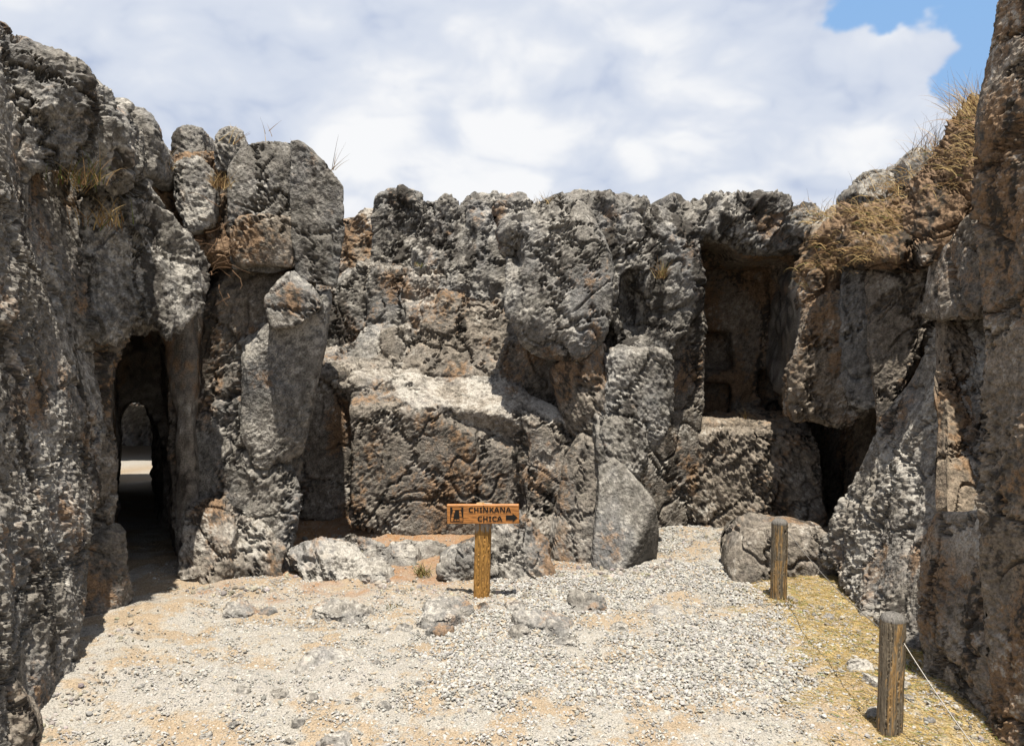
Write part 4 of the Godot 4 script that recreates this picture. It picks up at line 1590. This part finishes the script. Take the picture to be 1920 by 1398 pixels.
func bollards() -> void:
	var far := on_ground(1460, 1122)
	var near := on_ground(1668, 1370)
	var a := thing("bollard", far, "weathered round wooden bollard standing in front of the low boulder", "bollard", "wooden bollards along the path")
	put("post", wooden_post(0.05, 0.575, 0.035, false, 2, Vector2(deg_to_rad(60), 0.50)), M.wood, a, Vector3(0, -0.06, 0))
	var b := thing("bollard", near, "tall cracked grey wooden bollard beside straw litter and flat stones", "bollard", "wooden bollards along the path")
	put("post", wooden_post(0.051, 0.575, 0.035, false, 9, Vector2(deg_to_rad(52), 0.46)), M.wood, b, Vector3(0, -0.06, 0))
	b.rotation.z = deg_to_rad(-0.6)
	# the wire strung between them and on out of the frame
	var runs := [[far + Vector3(0.045, 0.445, 0.0), near + Vector3(-0.04, 0.44, -0.03), 0.035], [near + Vector3(0.036, 0.395, 0.036), at(1905, 1500, 2.75), 0.02]]
	var labels := ["thin steel wire strung between the two wooden bollards", "thin steel wire running on from the cracked grey bollard along the wall"]
	for k in 2:
		var p := PackedVector3Array()
		var from: Vector3 = runs[k][0]
		var till: Vector3 = runs[k][1]
		for i in 25:
			var f := i / 24.0
			p.append(from.lerp(till, f) - Vector3(0, runs[k][2] * 4.0 * f * (1.0 - f), 0) - from)
		var o := put("fence_wire", tube(p, 0.0024), M.steel, self, from)
		tag(o, labels[k], "wire", "fence wires")


# ---------------------------------------------------------------- plants
class Blades:
	var pos := PackedVector3Array()
	var nor := PackedVector3Array()
	var col := PackedColorArray()
	var idx := PackedInt32Array()

	func add(root: Vector3, dir: Vector3, length: float, width: float, droop: float, color: Color) -> void:
		var segs := 4
		var side := dir.cross(Vector3(0.3, 0.2, 0.93)).normalized()
		if side.length() < 0.5:
			side = Vector3.RIGHT
		var p := root
		var d := dir.normalized()
		var first := pos.size()
		for k in segs + 1:
			var w := width * (1.0 - 0.85 * k / segs)
			var n := side.cross(d).normalized()
			pos.append(p - side * w)
			pos.append(p + side * w)
			nor.append(n)
			nor.append(n)
			col.append(color)
			col.append(color)
			p += d * (length / segs)
			d = (d + Vector3(0, -droop / segs, 0)).normalized()
		for k in segs:
			var a := first + k * 2
			idx.append_array([a, a + 2, a + 1, a + 1, a + 2, a + 3])

	func mesh() -> ArrayMesh:
		var arrays := []
		arrays.resize(Mesh.ARRAY_MAX)
		arrays[Mesh.ARRAY_VERTEX] = pos
		arrays[Mesh.ARRAY_NORMAL] = nor
		arrays[Mesh.ARRAY_COLOR] = col
		arrays[Mesh.ARRAY_INDEX] = idx
		var m := ArrayMesh.new()
		m.add_surface_from_arrays(Mesh.PRIMITIVE_TRIANGLES, arrays)
		return m


func straw(r: RandomNumberGenerator, green := 0.0) -> Color:
	var v := r.randf_range(0.7, 1.2)
	var c := Color(0.30 * v, 0.22 * v, 0.105 * v)
	if r.randf() < 0.5:
		c = Color(0.17 * v, 0.105 * v, 0.05 * v)
	if r.randf() < green:
		c = Color(0.09 * v, 0.115 * v, 0.03 * v)
	return c


func tuft(b: Blades, r: RandomNumberGenerator, root: Vector3, n: int, height: float, spread: float, lean: Vector3, droop: float, green := 0.0, width := 0.0026) -> void:
	for k in n:
		var o := Vector3(r.randfn(), r.randfn() * 0.3, r.randfn()) * spread * 0.4
		var dir := (Vector3(r.randfn() * 0.45, 1.0, r.randfn() * 0.45) + lean).normalized()
		b.add(root + o, dir, height * r.randf_range(0.45, 1.1), width * r.randf_range(0.6, 1.1), droop * r.randf_range(0.4, 1.4), straw(r, green))


func plants() -> void:
	var r := RandomNumberGenerator.new()
	r.seed = 5
	# single tufts: px, py, depth, blades, height, spread, lean, droop, green, label
	var list := [
		[295, 330, 5.75, 160, 0.22, 0.12, Vector3(0.2, 0, 0.4), 1.2, 0.05, "dry straw tuft growing between the two round top stones and the left wall"],
		[150, 345, 4.25, 70, 0.2, 0.16, Vector3(0.3, 0, 0.3), 1.2, 0.25, "sparse green and straw grass clinging to the left wall top"],
		[195, 420, 4.5, 60, 0.16, 0.16, Vector3(0.3, 0, 0.4), 1.2, 0.1, "thin dry grass hanging on the left wall face above the cave"],
		[412, 350, 5.6, 80, 0.13, 0.08, Vector3(0.1, 0, 0.3), 1.0, 0.0, "short dry grass tuft beside the pillar top block"],
		[600, 945, 7.0, 90, 0.10, 0.08, Vector3(0.1, 0, 0.3), 1.6, 0.15, "dry tuft in the earth corner where outcrop meets pillar shadow"],
		[793, 1078, 5.5, 120, 0.12, 0.06, Vector3(0.0, 0, 0.35), 1.8, 0.45, "green and yellow grass tuft beside the jagged rock"],
		[715, 676, 7.2, 110, 0.10, 0.14, Vector3(0, 0, 0.2), 1.2, 0.6, "green grass tuft on the upper step of the outcrop"],
		[790, 500, 7.5, 50, 0.06, 0.08, Vector3(0, 0, 0.2), 1.2, 0.7, "small green tuft on the highest step"],
		[1240, 520, 6.6, 60, 0.16, 0.06, Vector3(0.2, 0, 0.2), 0.8, 0.1, "yellow grass stalks on the dark crag beside the alcove"],
		[1030, 385, 6.5, 120, 0.10, 0.16, Vector3(0, 0, 0.4), 1.6, 0.0, "brown dry grass lying in a hollow of the outcrop top"],
		[1400, 790, 7.2, 20, 0.16, 0.04, Vector3(0, 0, 0.1), 0.3, 0.2, "thin stalks standing on the rock bench inside the alcove"],
		[430, 270, 6.0, 10, 0.18, 0.10, Vector3(0.3, 0, 0.0), 0.4, 0.0, "thin stalks on the skyline behind the round top stones"],
		[500, 262, 6.2, 8, 0.14, 0.3, Vector3(0.1, 0, 0.0), 0.4, 0.0, "fine stalks on the pillar top"],
		[625, 320, 5.9, 7, 0.26, 0.04, Vector3(0.7, 0, 0.0), 0.5, 0.0, "long bare stalks leaning out from the pillar edge"],
		[735, 1140, 5.0, 20, 0.05, 0.06, Vector3(0, 0, 0.2), 1.2, 0.5, "tiny green sprig among the loose stones"],
		[1478, 1132, 5.05, 60, 0.05, 0.09, Vector3(0, 0, 0.3), 1.4, 0.6, "green grass at the foot of the bollard by the low boulder"],
		[1700, 1255, 4.0, 50, 0.05, 0.10, Vector3(-0.2, 0, 0.3), 1.4, 0.55, "green grass patch between the cracked bollard and the wall"],
		[1850, 1365, 3.4, 60, 0.06, 0.2, Vector3(-0.3, 0, 0.3), 1.4, 0.5, "green grass fringe at the foot of the right wall"],
		[1830, 210, 4.7, 150, 0.26, 0.14, Vector3(-0.5, 0, 0.1), 0.7, 0.0, "bristling dry grass tuft on the skyline of the right bank"],
		[1760, 285, 5.2, 110, 0.24, 0.2, Vector3(-0.3, 0, 0.2), 0.9, 0.05, "straggling dry grass on the crest of the right bank"],
		[1660, 360, 5.9, 70, 0.16, 0.3, Vector3(-0.2, 0, 0.2), 0.9, 0.0, "thin dry grass beside the crest stones of the right bank"],
		[1555, 398, 6.3, 60, 0.14, 0.3, Vector3(-0.1, 0, 0.1), 0.8, 0.0, "sparse pale grass at the low end of the right bank"],
		[1520, 545, 6.4, 9, 0.28, 0.04, Vector3(-0.9, 0, 0.3), 1.6, 0.1, "long drooping stalks beside the hanging block"],
	]
	for e in list:
		var root := at(e[0], e[1], e[2])
		if e[1] > 900:
			root = on_ground(e[0], e[1])
		var b := Blades.new()
		tuft(b, r, Vector3.ZERO, e[3], e[4], e[5], e[6], e[7], e[8])
		var o := put("grass_tuft", b.mesh(), M.blade, self, root)
		tag(o, e[9], "grass", "dry grass tufts")
		if e[5] > 0.13 or e[3] < 30 or e[8] > 0.5:
			o.set_meta("kind", "stuff")
	# the thatch of dead grass hanging over the right bank
	var origin := at(1700, 420, 5.4)
	var mat := Blades.new()
	for k in 62:
		var f := r.randf()
		var px := lerpf(1545, 1850, f) + r.randf_range(-12, 12)
		var crest := 395.0 - 235.0 * pow(f, 1.7)
		var py := crest + r.randf_range(5, 130)
		var d := lerpf(6.15, 4.55, f) - 0.0012 * (py - crest)
		tuft(mat, r, at(px, py, d) - origin, 18, 0.2, 0.14, Vector3(-0.5, -0.6, 0.3), 2.2, 0.02)
	var o := put("dry_grass", mat.mesh(), M.blade, self, origin)
	o.set_meta("kind", "stuff")
	tag(o, "thatch of dead straw-coloured grass hanging over the right bank", "grass")
	# straw litter on the earth by the fence
	var litter := Blades.new()
	var from := on_ground(1600, 1250)
	for k in 15000:
		var x := r.randf_range(1.2, 2.2)
		var d := r.randf_range(3.1, 5.4)
		var share := smoothstep(1.28, 1.65, x + 0.35 * n_patch.get_noise_2d(x * 2.0, d * 2.0) - 0.1 * (d - 3.5))
		if r.randf() > share:
			continue
		var p := Vector3(x, ground_y(x, -d) + 0.006, -d)
		var a := r.randf() * TAU
		litter.add(p - from, Vector3(cos(a), r.randf_range(0.0, 0.35), sin(a)).normalized(), r.randf_range(0.02, 0.06), 0.0016, 0.4, Color(0.38, 0.28, 0.12) * r.randf_range(0.55, 1.1) if r.randf() > 0.12 else Color(0.12, 0.15, 0.04))
	o = put("straw_litter", litter.mesh(), M.blade, self, from)
	o.set_meta("kind", "stuff")
	tag(o, "yellow straw litter on the earth along the right wall", "straw")
	# bare twigs and roots above the cave
	var root := at(420, 480, 5.55)
	var shrub := thing("dry_shrub", root, "tangle of bare brown twigs hanging above the cave beside the pillar", "shrub")
	for k in 20:
		var p := Vector3(r.randfn() * 0.06, r.randfn() * 0.12, r.randfn() * 0.04)
		var dir := Vector3(r.randfn(), r.randfn() * 0.7 - 0.1, absf(r.randfn()) * 0.6).normalized()
		var line := PackedVector3Array()
		var length := r.randf_range(0.12, 0.3)
		for i in 7:
			line.append(p)
			p += dir * length / 6.0
			dir = (dir + Vector3(r.randfn(), r.randfn() - 0.2, r.randfn()) * 0.22).normalized()
		put("twig", tube(line, 0.0032, 0.0012), M.twig, shrub)
